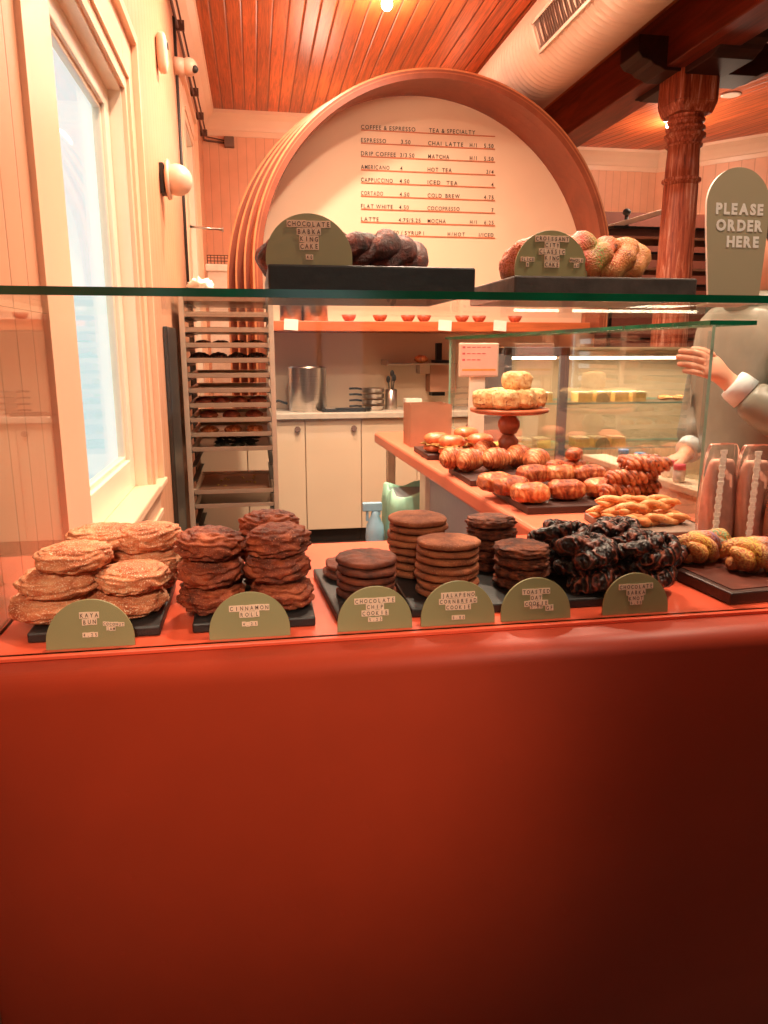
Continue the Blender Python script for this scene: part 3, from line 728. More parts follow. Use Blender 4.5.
p0_ = at(430, 392, Y=5.3); p1_ = at(449, 363, Y=5.3)
t = thing('tan_box', 'tan wall box behind the far end of the salmon counter', 'box', ((p0_.x + p1_.x) / 2, 5.3, p0_.z))
w_ = (p1_.x - p0_.x) / 2; h_ = p1_.z - p0_.z
b = B(); b.box((-w_, 0, 0), (w_ + .06, .15, h_)); obj('body', b, 'cardboard', t, bevel=.004)
b = B(); b.box((-w_ * .5, -.004, h_), (w_, .12, h_ + .02)); b.box((-.01, .06, h_ + .02), (.03, .1, h_ + .14)); obj('top_fitting', b, 'steel_black', t)
b = B(); b.box((-w_ * .6, .05, -.03), (w_ * .8, .15, 0)); obj('base_bracket', b, 'steel_black', t)

# ================================================================== TRAY RACK
rx0, rx1, ry0, ry1 = WX + .035, at(276, 400, Y=3.98).x, 3.98, 4.62
rack = thing('tray_rack', 'tall steel tray rack full of baking trays beside the left wall', 'rack', ((rx0 + rx1) / 2, (ry0 + ry1) / 2, 0))
for x in (rx0, rx1 - .026):
    for y in (ry0, ry1 - .026):
        obj('post', B().box((x, y, .1), (x + .026, y + .026, 1.60)), 'tray_steel', rack, world=True, bevel=.003)
        b = B(); b.tube([(x + .005, y + .013, .04), (x + .03, y + .013, .04)], .04, 18); obj('caster', b, 'rubber_dark', rack, world=True)
b = B(); b.box((rx0, ry0, 1.585), (rx1, ry0 + .02, 1.605)); b.box((rx0, ry1 - .02, 1.585), (rx1, ry1, 1.605)); b.box((rx0, ry0, .1), (rx1, ry0 + .02, .13)); b.box((rx0, ry1 - .02, .1), (rx1, ry1, .13)); b.box((rx0, ry0, 1.60), (rx1, ry1, 1.606))
obj('frame_bar', b, 'tray_steel', rack, world=True)
zt = lambda k: 1.560 - .0762 * k
for k in range(19):
    z = zt(k) - .004; b = B()
    b.box((rx0 + .02, ry0 + .01, z - .02), (rx0 + .024, ry1 - .01, z)); b.box((rx0 + .02, ry0 + .01, z - .003), (rx0 + .045, ry1 - .01, z))
    b.box((rx1 - .024, ry0 + .01, z - .02), (rx1 - .02, ry1 - .01, z)); b.box((rx1 - .045, ry0 + .01, z - .003), (rx1 - .02, ry1 - .01, z))
    obj('runner', b, 'dark_steel', rack, world=True)
tw = (rx1 - rx0) / 2 - .027
def tray_mesh():
    b = B(); o_ = [(-tw, -.31), (tw, -.31), (tw, .31), (-tw, .31)]
    def ring(s, z): return [(x - math.copysign(s, x), y - math.copysign(s, y), z) for x, y in o_]
    r = [ring(.012, 0), ring(.004, .002), ring(0, .022), ring(-.004, .024), ring(0, .026), ring(.006, .022), ring(.016, .004)]
    for q in r: b.v += q
    b.face([0, 1, 2, 3], False)
    for i in range(len(r) - 1):
        for k in range(4): l = (k + 1) % 4; b.face([i * 4 + k, i * 4 + l, i * 4 + 4 + l, i * 4 + 4 + k], False)
    e = (len(r) - 1) * 4; b.face([e + 3, e + 2, e + 1, e], False); return b
ordn = ['topmost', 'second', 'third', 'fourth', 'fifth', 'sixth', 'seventh', 'eighth', 'ninth', 'tenth', 'eleventh', 'twelfth', 'thirteenth']
slots = [0, 1, 2, 3, 4, 5, 6, 7, 8, 9, 10.3, 13, 14]
proto = None
what = ['empty', 'empty', 'holding dark rolls', 'holding round black buns', 'nearly empty', 'empty', 'holding reddish buns', 'holding round pink buns', 'holding three golden buns', 'holding greens', 'empty', 'with crumbs on brown paper', 'empty']
what = ['empty', 'empty', 'empty', 'holding low dark loaves', 'holding black round buns', 'empty', 'empty', 'holding four brown buns', 'holding pink buns', 'holding golden buns', 'holding a heap of dark greens', 'with crumbs on pale brown paper', 'empty and dark']
trays = []
tcx, tcy = (rx0 + rx1) / 2, (ry0 + ry1) / 2
for i, s in enumerate(slots):
    k = int(round(s)) if s != 10.3 else 10
    z = zt(k) - .004
    if i == 0:
        o = obj('baking_tray', tray_mesh(), 'tray_steel'); me_ = o.data
    else: o = bpy.data.objects.new('baking_tray', me_); C.objects.link(o)
    o.location = (tcx, tcy, z); tag(o, '%s tray from the top of the steel rack, %s' % (ordn[i], what[i]), 'tray', 'baking trays in the steel rack'); trays.append(z)
def rack_item(name, mat, label, cat, i, xs_, r, h, y=-.2, amp=.12, grp=None, lumps=1):
    for j, x in enumerate(xs_):
        b = B(); ell(b, (0, 0, h * .9), (r, r * 1.1, h), amp=amp, seed=i * 3 + j)
        o = obj(name, b, mat); o.location = (tcx + x, tcy + y, trays[i] + .005); tag(o, label % (('leftmost', 'second', 'third', 'rightmost')[j if len(xs_) > 3 or j < len(xs_) - 1 else 3]), cat, grp)
rack_item('dark_loaf', 'babka', '%s low dark loaf on the fourth tray of the steel rack', 'bread', 3, (-.13, -.04, .06, .14), .045, .018, grp='loaves on the fourth rack tray')
rack_item('dark_bun', 'babka', '%s black round bun on the fifth tray of the steel rack', 'bun', 4, (-.15, -.055, .045, .145), .05, .025, grp='buns on the fifth rack tray')
rack_item('brown_bun', 'tray_bun', '%s brown bun on the eighth tray of the steel rack', 'bun', 7, (-.14, -.05, .045, .14), .048, .024, grp='buns on the eighth rack tray')
rack_item('pink_bun', 'tray_bun', '%s pinkish bun on the ninth tray of the steel rack', 'bun', 8, (-.12, .0, .12), .046, .026, grp='buns on the ninth rack tray')
rack_item('golden_bun', 'golden', '%s golden bun on the tenth tray of the steel rack', 'bun', 9, (-.12, .005, .12), .045, .024, grp='buns on the tenth rack tray')
b = B()
for j in range(60):
    a_ = random.uniform(-.09, .13); c_ = random.uniform(-.25, .1); ell(b, (a_, c_, .016 + .02 * random.random() * (1 - abs(a_) * 4)), (.022, .024, .006), 8, 5, amp=.3, seed=j)
o = obj('salad_leaves', b, 'dark_greens'); o.location = (tcx, tcy, trays[10] + .006); tag(o, 'heap of dark green leaves on the eleventh rack tray', 'greens', kind='stuff')
b = B(); b.box((-tw + .02, -.29, 0), (tw - .02, .29, .002)); o = obj('baking_paper', b, 'cardboard'); o.location = (tcx, tcy, trays[11] + .005); tag(o, 'sheet of brown baking paper lying in the twelfth rack tray', 'paper')
b = B()
for j in range(14):
    a_ = random.uniform(-.1, .12); c_ = random.uniform(-.2, .2); ell(b, (a_, c_, .004), (.008, .007, .004), 6, 4)
o = obj('pastry_crumbs', b, 'crumb_filling'); o.location = (tcx, tcy, trays[11] + .007); tag(o, 'scattered pastry crumbs on the brown baking paper', 'crumbs', kind='stuff')
a_ = at(207, 264, Y=6.6); c_ = at(230, 264, Y=6.6)
t = thing('white_cabinet', 'tall white enamel cabinet with a flared lid seen behind the tray rack', 'cabinet', ((a_.x + c_.x) / 2, 6.75, 0)); w_ = (c_.x - a_.x) / 2
b = B(); b.box((-w_, -.15, 0), (w_, .15, a_.z - .06)); obj('body', b, 'paper_white', t, bevel=.004)
b = B(); b.box((-w_ - .015, -.165, a_.z - .06), (w_ + .015, .165, a_.z)); obj('lid', b, 'paper_white', t, bevel=.01)
b = B()
for k in range(8): b.box((-w_ + k * .028, -.12, 0), (-w_ + .005 + k * .028, -.115, .075))
for k in (0, .025, .05, .07): b.box((-w_, -.12, k), (w_ + .02, -.115, k + .005))
b.box((-w_, -.12, 0), (w_ + .02, .1, .004))
o = obj('wire_rack', b, 'steel_black'); o.location = ((a_.x + c_.x) / 2, 6.75, a_.z + .0005); tag(o, 'small black wire grid rack on top of the white cabinet', 'wire rack')
b = B(); ell(b, (0, 0, .03), (.06, .06, .035), amp=.5, fr=20); o = obj('paper_bag', b, 'paper_white'); o.location = (tcx - .13, 4.12, 1.606); tag(o, 'crumpled white paper on top of the tray rack', 'paper')

# ================================================================== FRONT COUNTER + CASE
DZ = .898
GY = 1.05            # front glass plane
GX = 1.06            # side glass plane
XL = WX + .002
fc = thing('front_counter', 'burnt red plastered service counter filling the foreground with a rounded top edge', 'counter', (.6, 1.0, 0))
b = B(); prof = [(1.58, 0), (.985, 0), (.985, .84), (.984, .86)] + [(1.012 - .028 * cos(a), .864 + .028 * sin(a)) for a in [pi / 2 * i / 8 for i in range(9)]] + [(1.04, .892), (1.58, .892)]
b.smooth = True
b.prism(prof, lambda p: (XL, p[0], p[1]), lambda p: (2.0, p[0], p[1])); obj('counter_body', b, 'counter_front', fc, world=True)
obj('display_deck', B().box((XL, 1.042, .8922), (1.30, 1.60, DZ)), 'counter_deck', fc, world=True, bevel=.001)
sc_ = thing('side_counter', 'salmon topped counter running away towards the back beside the side glass', 'counter', (.85, 2.8, 0))
b = B(); cl = [(.645, 1.60), (.60, 3.80), (.615, 3.835), (.65, 3.85), (1.10, 3.85), (1.10, 1.60)]
b.prism(cl, lambda p: (p[0], p[1], .845), lambda p: (p[0], p[1], DZ)); obj('counter_top', b, 'counter_side', sc_, world=True, bevel=.012, seg=3)
obj('side_panel', B().box((.675, 1.62, 0), (.695, 2.86, .845)), 'panel_bluegrey', sc_, world=True)
obj('post', B().box((.655, 2.86, 0), (.705, 2.96, .845)), 'post_white', sc_, world=True, bevel=.003)
obj('post', B().box((.66, 3.74, 0), (.70, 3.80, .845)), 'post_white', sc_, world=True, bevel=.003)
obj('back_panel', B().box((1.03, 1.62, 0), (1.05, 3.83, .845)), 'panel_bluegrey', sc_, world=True)
obj('under_shelf', B().box((.80, 2.96, .30), (1.03, 3.74, .32)), 'post_white', sc_, world=True)

# glass case
gc = thing('glass_display_case', 'clear glass display case with thick green edged top over the red counter', 'display case', (.3, GY, DZ))
TZ = 1.386
def pane(nm, a, b_, mat='case_glass', edge='pale_edge', thin=1, parent=None, w=True, label=None):
    """glass sheet whose narrow faces show the coloured edge"""
    b = B(); b.box(a, b_); d_ = [abs(q - p) for p, q in zip(a, b_)]; t = d_.index(min(d_))
    fa = {0: (3, 5), 1: (2, 4), 2: (0, 1)}[t]
    b.mi = [0 if i in fa or (nm == 'glass_top' and i in (3, 4, 5)) else 1 for i in range(6)]
    return obj(nm, b, [mat, edge], parent or gc, world=True, label=label)
pane('front_glass', (XL + .01, GY, DZ), (1.34, GY + .006, TZ))
pane('glass_top', (XL + .004, GY - .004, TZ), (1.42, 1.60, TZ + .011), 'shelf_glass', 'green_edge', label='thick glass top with dark green edge')
pane('end_glass', (XL + .002, GY + .006, DZ), (XL + .008, 1.60, TZ))
for x in (.03, .36, .9):
    pass
gs = thing('side_sneeze_guard', 'clear glass guard standing along the far side of the salmon counter', 'glass guard', (GX, 2.8, DZ))
pane('guard_glass', (GX, 1.64, DZ), (GX + .008, 4.07, TZ - .012), 'case_glass', 'pale_edge', parent=gs)
pane('guard_glass', (GX + .008, 4.06, DZ), (GX + .03, 4.07, TZ - .012), 'case_glass', 'pale_edge', parent=gs)
pane('guard_top', (GX - .02, 1.62, TZ - .012), (GX + .10, 4.09, TZ - .002), 'shelf_glass', 'green_edge', parent=gs)

# ---------------------------------------------------------------- cards
def card(name, label, X, Y, Z, w, lines, tilt=radians(7), pitch=.0070, th=.0095, extras=(), top=.0, mat='sage', price=None):
    r = w / 2; h0 = .010
    t = thing('name_card', label, 'sign', (X, Y, Z)); t.rotation_euler = (-tilt, 0, 0)
    ol = [(-r, 0), (-r, h0)] + [(-r * cos(pi * i / 40), h0 + r * sin(pi * i / 40)) for i in range(1, 40)] + [(r, h0), (r, 0)]
    b = B(); b.smooth = False; b.prism(ol, lambda p: (p[0], 0, p[1]), lambda p: (p[0], .004, p[1])); obj('panel', b, mat, t, bevel=.0006)
    b = B(); b.box((-r * .5, .004, 0), (r * .5, .022, .0035)); obj('foot', b, mat, t)
    z = h0 + r - top
    rnd = random.Random(hash(lines[0]) & 7 if False else len(lines[0]) + len(lines))
    def row(s, cx_, z_, pc, hh, rot=0.0):
        tb, lb = B(), B(); n_ = len(s); x0 = cx_ - pc * n_ / 2
        for i, ch in enumerate(s):
            if ch == ' ': continue
            dz_ = rnd.uniform(-.0004, .0004) + rot * (i - n_ / 2) * pc
            tb.box((x0 + i * pc + .0001, -.0014, z_ + dz_), (x0 + (i + 1) * pc - .0001, 0, z_ + hh + dz_))
            sz = hh * .92; put_glyph(lb, ch, x0 + (i + .5) * pc, -.0017, z_ + dz_ + hh * .17, sz, .78 if ch not in 'I1.' else 1, True, .0002)
        q = obj('tile_row', tb, 'tile_cream', t); obj('lettering', lb, 'tile_ink', q)
    for s in lines:
        z -= th; row(s, 0, z, pitch, th - .0004)
    if price:
        row(price[0], price[2] if len(price) > 2 else 0, price[1], pitch * .78, th * .72)
    for s, ex_, ez_, k in extras: row(s, ex_, ez_, pitch * k, th * k, -.09 if s in ('COCONUT', 'JAM') else 0)
    return t
cx_of = lambda px, py=640, Y=1.068: at(px, py, Y=Y).x
CY = 1.064
card('k', 'sage green half round card reading KAYA BUN in front of the pale sugared buns', cx_of(92, 650), CY, DZ, .122, ['KAYA', 'BUN'], top=.018, price=('4.25', .016), extras=(('COCONUT', .033, .030, .62), ('JAM', .029, .0235, .62)), pitch=.0068)
card('c', 'sage green half round card reading CINNAMON ROLL before the cinnamon rolls', cx_of(250.5, 640), CY, DZ, .119, ['CINNAMON', 'ROLL'], top=.019, price=('4.25', .018), pitch=.0074)
card('c', 'sage green half round card reading CHOCOLATE CHIP COOKIE', cx_of(375, 633), CY, DZ, .116, ['CHOCOLATE', 'CHIP', 'COOKIE'], top=.017, price=('5.25', .0135), pitch=.0070)
card('c', 'sage green half round card reading JALAPENO CORNBREAD COOKIE', cx_of(457.5, 628), CY, DZ, .119, ['JALAPENO', 'CORNBREAD', 'COOKIE'], top=.017, price=('5.00', .009), pitch=.0068)
card('c', 'sage green half round card reading TOASTED OAT COOKIE', cx_of(535, 622), CY, DZ, .116, ['TOASTED', 'OAT', 'COOKIE'], top=.017, price=('5.00', .0185), pitch=.0066, extras=(('GF', .022, .014, 1.0),))
card('c', 'sage green half round card reading CHOCOLATE BABKA KNOT farthest right', cx_of(634, 616), CY, DZ, .114, ['CHOCOLATE', 'BABKA', 'KNOT'], top=.017, price=('6.00', .0155), pitch=.0066)

# ---------------------------------------------------------------- slabs and cakes on top of the case
TT = TZ + .011
def slab(nm, lab, x0, x1, y0, y1, h, mat, z=TT, rz=0, cat='board', bev=.003):
    o = obj(nm, B().box((-(x1 - x0) / 2, -(y1 - y0) / 2, 0), ((x1 - x0) / 2, (y1 - y0) / 2, h)), mat, bevel=bev)
    o.location = ((x0 + x1) / 2, (y0 + y1) / 2, z); o.rotation_euler = (0, 0, rz); return tag(o, lab, cat)
slab('serving_slab', 'black wooden slab under the chocolate king cake on top of the glass case', .024, .330, 1.12, 1.42, .040, 'slab_black')
slab('serving_slab', 'charcoal slab under the classic king cake on top of the glass case, nearer the column', .402, .710, 1.15, 1.40, .033, 'slab_grey')
SZ1, SZ2 = TT + .040, TT + .033
def braid_ring(nm, lab, c, R_, r, mat, n=150, strands=3, tw=7, flat=.8, cat='cake', squash=.75, lump=.4, gap=None):
    """ring cake plaited from several strands"""
    b = B()
    for s in range(strands):
        pts = []; rad = []
        for i in range(n):
            th = 2 * pi * i / n; ph = tw * th + 2 * pi * s / strands
            nz = noise.noise(Vector((cos(th) * 2 + s * 3, sin(th) * 2, s))) * lump
            rr = R_ + r * .55 * cos(ph); zz = r * .9 + r * .5 * sin(ph)
            pts.append((rr * cos(th), rr * sin(th) * squash, max(zz, r * .42))); rad.append(r * (.62 + nz + .06 * sin(25 * th + s)))
        b.tube(pts, rad, 14, closed=True, flat=flat)
    o = obj(nm, b, mat); o.location = c; return tag(o, lab, cat)
p = at(347, 268, Y=1.27)
braid_ring('chocolate_king_cake', 'dark plaited ring cake on the black slab behind the king cake card', (.150, 1.275, SZ1 - .002), .106, .030, 'babka_red', tw=5, squash=.85)
braid_ring('classic_king_cake', 'sugared red and green ring cake on the charcoal slab behind its card', (.548, 1.275, SZ2 - .002), .082, .038, 'king_classic', tw=4, squash=.9, lump=.35)
q = at(310, 264, Y=1.125)
card('k', 'olive half round card reading CHOCOLATE BABKA KING CAKE on the black slab', q.x, 1.132, SZ1, .125, ['CHOCOLATE', 'BABKA', 'KING', 'CAKE'], top=.010, pitch=.0070, th=.0103, price=('40', .0075), tilt=radians(4))
q = at(553, 277, Y=1.155)
card('k', 'olive half round card reading CROISSANT CITY CLASSIC KING CAKE', q.x, 1.162, SZ2, .120, ['CROISSANT', 'CITY', 'CLASSIC', 'KING', 'CAKE'], top=.008, pitch=.0062, th=.0096, tilt=radians(4), extras=(('SLICE', -.040, .022, .72), ('9', -.040, .014, .72), ('WHOLE', .041, .022, .72), ('60', .041, .014, .72)))

# big order sign
qa = at(704, 200, Y=1.22); w_ = .060
sg = thing('order_sign', 'tall round topped sage sign reading PLEASE ORDER HERE on the glass top at right', 'sign', (.834, 1.235, TT)); sg.rotation_euler = (-radians(4), 0, radians(0))
ol = [(-.048, 0), (-.052, .05), (-.0585, .13)] + [(-.060 * cos(pi * i / 40), .165 + .062 * sin(pi * i / 40)) for i in range(41)] + [(.0585, .13), (.052, .05), (.048, 0)]
b = B(); b.prism(ol, lambda p: (p[0], 0, p[1]), lambda p: (p[0], .005, p[1])); b.mi = [0] * len(b.f); 
b2 = B(); b2.v = b.v; b2.f = b.f; b2.sm = b.sm; b2.mi = [0, 0] + [1] * (len(b.f) - 2)
obj('panel', b2, ['sage_light', 'sign_white'], sg)
BOLD[0] = .05
for s, z, dx_ in (('PLEASE', .150, .002), ('ORDER', .123, .003), ('HERE', .096, .011)):
    b = B(); put_text(b, s, dx_ + .002, -.0006, z, .0245, .92, 'C', .13)
    obj('lettering', b, 'sign_white', sg)
BOLD[0] = 0.0
b = B(); b.box((-.04, .005, 0), (.04, .05, .004)); obj('foot', b, 'sage_light', sg)

# ================================================================== PASTRIES: makers
def sg_(x, e): return math.copysign(abs(x) ** e, x)
def roll_mesh(rx, ry, rz, K=5.5, tw=2, amp=.16, seed=0, nu=72, nv=44, e=.72, noise_amp=.06):
    """coiled bun: a spiral on top that turns into bands round the side"""
    b = B(); sd = Vector((seed * 7.3, seed * 3.1, seed))
    def fn(u, v):
        d = Vector((sin(v) * cos(u), sin(v) * sin(u), cos(v)))
        nz = noise.noise(d * 2.2 + sd); n2 = noise.noise(d * 5.5 + sd)
        ph = (v / pi) * K * 2 + tw * u / (2 * pi) + nz * .9
        gr = 1 - abs(sin(ph * pi)) ** .55
        k = 1 - amp * gr + noise_amp * n2 + .05 * nz
        return (rx * sg_(d.x, 1) * k * (1 + .1 * nz) * (abs(sin(v)) ** (e - 1) if sin(v) > .02 else 1) , ry * d.y * k * (abs(sin(v)) ** (e - 1) if sin(v) > .02 else 1), rz * sg_(d.z, .8) * (1 - amp * .7 * gr + .12 * n2))
    b.blob(nu, nv, fn); return b
def cookie_mesh(r, h, seed=0, amp=.05, crack=.10, nu=56, nv=20):
    b = B(); sd = Vector((seed * 5.1, seed * 2.3, seed))
    def fn(u, v):
        s_v = sin(v); cv = cos(v)
        rim = 1 + amp * noise.noise(Vector((cos(u) * 1.5, sin(u) * 1.5, 0)) + sd) * 2 + .015 * noise.noise(Vector((cos(u) * 9, sin(u) * 9, 0)) + sd)
        rr = r * abs(s_v) ** .45 * rim
        x, y = rr * cos(u), rr * sin(u)
        z = h * sg_(cv, .55)
        if cv > 0: z += h * crack * 6 * noise.noise(Vector((x / r * 4, y / r * 4, 0)) + sd) * abs(s_v) ** .2 * .5
        return (x, y, z)
    b.blob(nu, nv, fn); return b
def lumpy_mesh(r, h, seed=0, lump=.22, f=4, nu=56, nv=28):
    b = B(); sd = Vector((seed * 3.7, seed * 9.1, seed))
    def fn(u, v):
        d = Vector((sin(v) * cos(u), sin(v) * sin(u), cos(v)))
        k = 1 + lump * noise.noise(d * f + sd) + lump * .5 * noise.noise(d * f * 2.3 + sd)
        rr = abs(sin(v)) ** .6
        return (r * rr * cos(u) * k, r * rr * sin(u) * k, h * sg_(d.z, .75) * k)
    b.blob(nu, nv, fn); return b
def knot_mesh(R_, r, seed=0, flat=.62, n=210):
    """knotted bun: strands looping over and under each other"""
    b = B(); rnd = random.Random(seed)
    for s, (p_, q_, k_) in enumerate(((2, 3, 1.0), (3, 2, .62))):
        pts, rad = [], []
        off = rnd.uniform(0, 6)
        for i in range(n):
            th = 2 * pi * i / n + off
            rr = R_ * k_ * (.62 + .38 * cos(q_ * th))
            pts.append((rr * cos(p_ * th) * 1.1, rr * sin(p_ * th), r * 1.1 + r * .75 * sin(q_ * th) * flat * 1.5 + (r * .35 if s else 0)))
            rad.append(r * (.80 + .16 * sin(th * 31) * .5 + .16 * noise.noise(Vector((th * 2, s, seed)))) * (1 if s == 0 else .75))
        b.tube(pts, rad, 12, closed=True, flat=.75)
    ell(b, (0, 0, r * 1.1), (R_ * .85, R_ * .78, r * .95), 30, 16, amp=.25, fr=16, seed=seed)
    return b
def croissant_mesh(L, r, seed=0, nu=30, nseg=64):
    b = B(); pts = []; rad = []
    for i in range(nseg):
        t = i / (nseg - 1) * 2 - 1
        a = t * 1.05
        pts.append((L * .5 * sin(a) / sin(1.05), L * .16 * (1 - cos(a)) / (1 - cos(1.05)) * -1 + .0, r * .92))
        seg = abs((abs(t) * 3.6 + .5) % 1 - .0)
        env = (1 - abs(t) ** 2.2) ** .6
        rad.append(max(.003, r * env * (1.0 - .26 * seg ** 1.5 + .03 * noise.noise(Vector((t * 4, seed, 0))))))
    b.tube(pts, rad, 24, flat=.92); return b
def pain_mesh(L, w, h, seed=0, nu=48, nv=26):
    """rounded oblong pastry with folded layers showing at the ends"""
    b = B(); sd = Vector((seed * 4.4, seed, 0))
    def fn(u, v):
        d = Vector((sin(v) * cos(u), sin(v) * sin(u), cos(v)))
        k = 1 + .07 * noise.noise(d * 2.4 + sd)
        x, y, z = L / 2 * sg_(d.x, .55), w / 2 * sg_(d.y, .7), h / 2 * sg_(d.z, .75)
        endk = max(0, abs(x) / (L / 2) - .6) / .4
        z *= 1 - .16 * endk * abs(sin(y * 260)); x *= 1 - .04 * abs(sin(z * 420)) * endk
        z *= 1 - .05 * abs(sin(x * 130)) ** 6
        return (x * k, y * k, h / 2 + z * k)
    b.blob(nu, nv, fn); return b
def twist_mesh(L, r, seed=0, strands=2, tw=3.0, n=70, lump=.2):
    b = B()
    for s in range(strands):
        pts, rad = [], []
        for i in range(n):
            t = i / (n - 1); ph = tw * 2 * pi * t + 2 * pi * s / strands
            env = (1 - abs(2 * t - 1) ** 6) ** .5
            pts.append(((t - .5) * L, r * .5 * cos(ph) + .004 * noise.noise(Vector((t * 3, seed, s))), r + r * .5 * sin(ph)))
            rad.append(max(.003, r * (.62 + lump * noise.noise(Vector((t * 9, s * 3, seed)))) * max(env, .25)))
        b.tube(pts, rad, 10)
    return b

def proto_mesh(b, name, mat): me = b.mesh(name, mat); fixn(me); return me
def place(name, me, loc, rz, label, cat, group, tilt=(0, 0), sc=1):
    o = bpy.data.objects.new(name, me); C.objects.link(o); o.location = loc; o.rotation_euler = (tilt[0], tilt[1], rz); o.scale = (sc, sc, sc) if isinstance(sc, (int, float)) else sc
    return tag(o, label, cat, group)

# ---- boards on the front deck
slab('serving_board', 'black board under the pale sugared kaya buns at far left', at(26, 620, Y=1.1).x, at(160, 620, Y=1.1).x, 1.095, 1.33, .016, 'slab_black', DZ)
slab('serving_board', 'black board under the cinnamon rolls', at(191, 600, Y=1.1).x, at(315, 600, Y=1.1).x, 1.095, 1.33, .016, 'slab_black', DZ)
slab('serving_board', 'dark board under the chocolate chip cookies', at(331, 600, Y=1.1).x, at(405, 600, Y=1.1).x, 1.105, 1.36, .016, 'slab_black', DZ, rz=radians(4))
slab('serving_board', 'dark board under the jalapeno cornbread cookies', at(412, 600, Y=1.1).x, at(484, 600, Y=1.1).x, 1.105, 1.36, .016, 'slab_black', DZ)
slab('serving_board', 'dark board under the toasted oat cookies', at(490, 600, Y=1.1).x, at(554, 600, Y=1.1).x, 1.105, 1.38, .016, 'slab_black', DZ)
slab('serving_board', 'dark board under the chocolate babka knots', at(560, 600, Y=1.1).x, at(668, 600, Y=1.1).x, 1.105, 1.36, .016, 'slab_black', DZ)
BZ = DZ + .016

# ---- kaya buns
kayas = [proto_mesh(roll_mesh(.062, .058, .021, 2.6, 1, .13, s, noise_amp=.06), 'kaya_bun', 'kaya') for s in range(4)]
lv = ['bottom', 'middle', 'top']
def stack_of(name, meshes, spots, step, cat, group, lab, z0=None, sc=1, jig=.004, seed=0):
    rnd = random.Random(seed)
    for i, (px, py, Y, k, n_, desc) in enumerate(spots):
        p = at(px, py, Y=Y); z = (z0 or BZ) + step * (k + .5)
        w = n_ - 1
        lev = ('bottom', 'middle', 'top')[k] if n_ == 3 else ('topmost' if k == w else 'lowest' if k == 0 else ordn[w - k] + ' from the top')
        if n_ == 2: lev = ('lower', 'upper')[k]
        place(name, meshes[rnd.randrange(len(meshes))], (p.x + rnd.uniform(-jig, jig) * 0, p.y + rnd.uniform(-jig, jig), z), rnd.uniform(0, 6.28), lab % (lev, desc), cat, group, (rnd.uniform(-.05, .05), rnd.uniform(-.05, .05)), sc)
stack_of('kaya_bun', kayas, [(50, 607, 1.17, 0, 3, 'front left pile'), (61, 585, 1.17, 1, 3, 'front left pile'), (74, 560, 1.17, 2, 3, 'front left pile'),
    (128, 607, 1.17, 0, 2, 'front right pile'), (133, 581, 1.17, 1, 2, 'front right pile'),
    (88, 600, 1.29, 0, 3, 'back left pile'), (92, 575, 1.29, 1, 3, 'back left pile'), (104, 548, 1.29, 2, 3, 'back left pile'),
    (146, 605, 1.28, 0, 3, 'back right pile'), (150, 580, 1.28, 1, 3, 'back right pile'), (149, 556, 1.28, 2, 3, 'back right pile')], .037, 'bun', 'sugared kaya buns', 'pale sugared kaya bun, %s one of the %s', seed=3)
# ---- cinnamon rolls
cins = [proto_mesh(roll_mesh(.054, .052, .0245, 2.8, 1, .2, s + 11, noise_amp=.1), 'cinnamon_roll', 'cinnamon') for s in range(4)]
stack_of('cinnamon_roll', cins, [(212, 603, 1.165, 0, 3, 'front left pile'), (211, 576, 1.165, 1, 3, 'front left pile'), (210, 545, 1.165, 2, 3, 'front left pile'),
    (282, 600, 1.165, 0, 3, 'front right pile'), (278, 571, 1.165, 1, 3, 'front right pile'), (278, 542, 1.165, 2, 3, 'front right pile'),
    (272, 590, 1.275, 0, 3, 'back right pile'), (270, 560, 1.275, 1, 3, 'back right pile'), (270, 528, 1.275, 2, 3, 'back right pile'),
    (216, 595, 1.275, 0, 2, 'back left pile'), (216, 565, 1.275, 1, 2, 'back left pile')], .0425, 'bun', 'cinnamon rolls', 'dark cinnamon sugar roll, %s one of the %s', seed=5)
# ---- cookies
ccs = [proto_mesh(cookie_mesh(.050, .0070, s, .05, .14), 'chocolate_chip_cookie', 'cookie_dark') for s in range(4)]
def pile(name, meshes, px, py, Y, n_, step, lab, desc, group, seed, wob=.003, sc=1, cat='cookie', z0=None):
    p = at(px, py, Y=Y); rnd = random.Random(seed)
    for k in range(n_):
        lev = 'topmost' if k == n_ - 1 else 'lowest' if k == 0 else ordn[n_ - 1 - k] + ' from the top'
        place(name, meshes[rnd.randrange(len(meshes))], (p.x + rnd.uniform(-wob, wob), p.y + rnd.uniform(-wob, wob), (z0 or BZ) + step * (k + .5)), rnd.uniform(0, 6.28), lab % (lev, desc), cat, group, (rnd.uniform(-.03, .03), rnd.uniform(-.03, .03)), sc)
pile('chocolate_chip_cookie', ccs, 366, 560, 1.185, 5, .0140, 'dark chocolate chip cookie, %s in the %s', 'front pile', 'chocolate chip cookies', 1)
pile('chocolate_chip_cookie', ccs, 352, 575, 1.30, 2, .0140, 'dark chocolate chip cookie, %s in the %s', 'low pile behind at the board edge', 'chocolate chip cookies', 2)
jcs = [proto_mesh(cookie_mesh(.0535, .0068, s + 20, .03, .05), 'jalapeno_cornbread_cookie', 'cookie_tan') for s in range(4)]
pile('jalapeno_cornbread_cookie', jcs, 447, 545, 1.18, 7, .0136, 'tan jalapeno cornbread cookie, %s in the %s', 'front pile', 'jalapeno cornbread cookies', 3)
pile('jalapeno_cornbread_cookie', jcs, 417, 540, 1.30, 8, .0136, 'tan jalapeno cornbread cookie, %s in the %s', 'pile behind to the left', 'jalapeno cornbread cookies', 4)
ocs = [proto_mesh(lumpy_mesh(.047, .0105, s + 30, .16, 4), 'toasted_oat_cookie', 'oat') for s in range(4)]
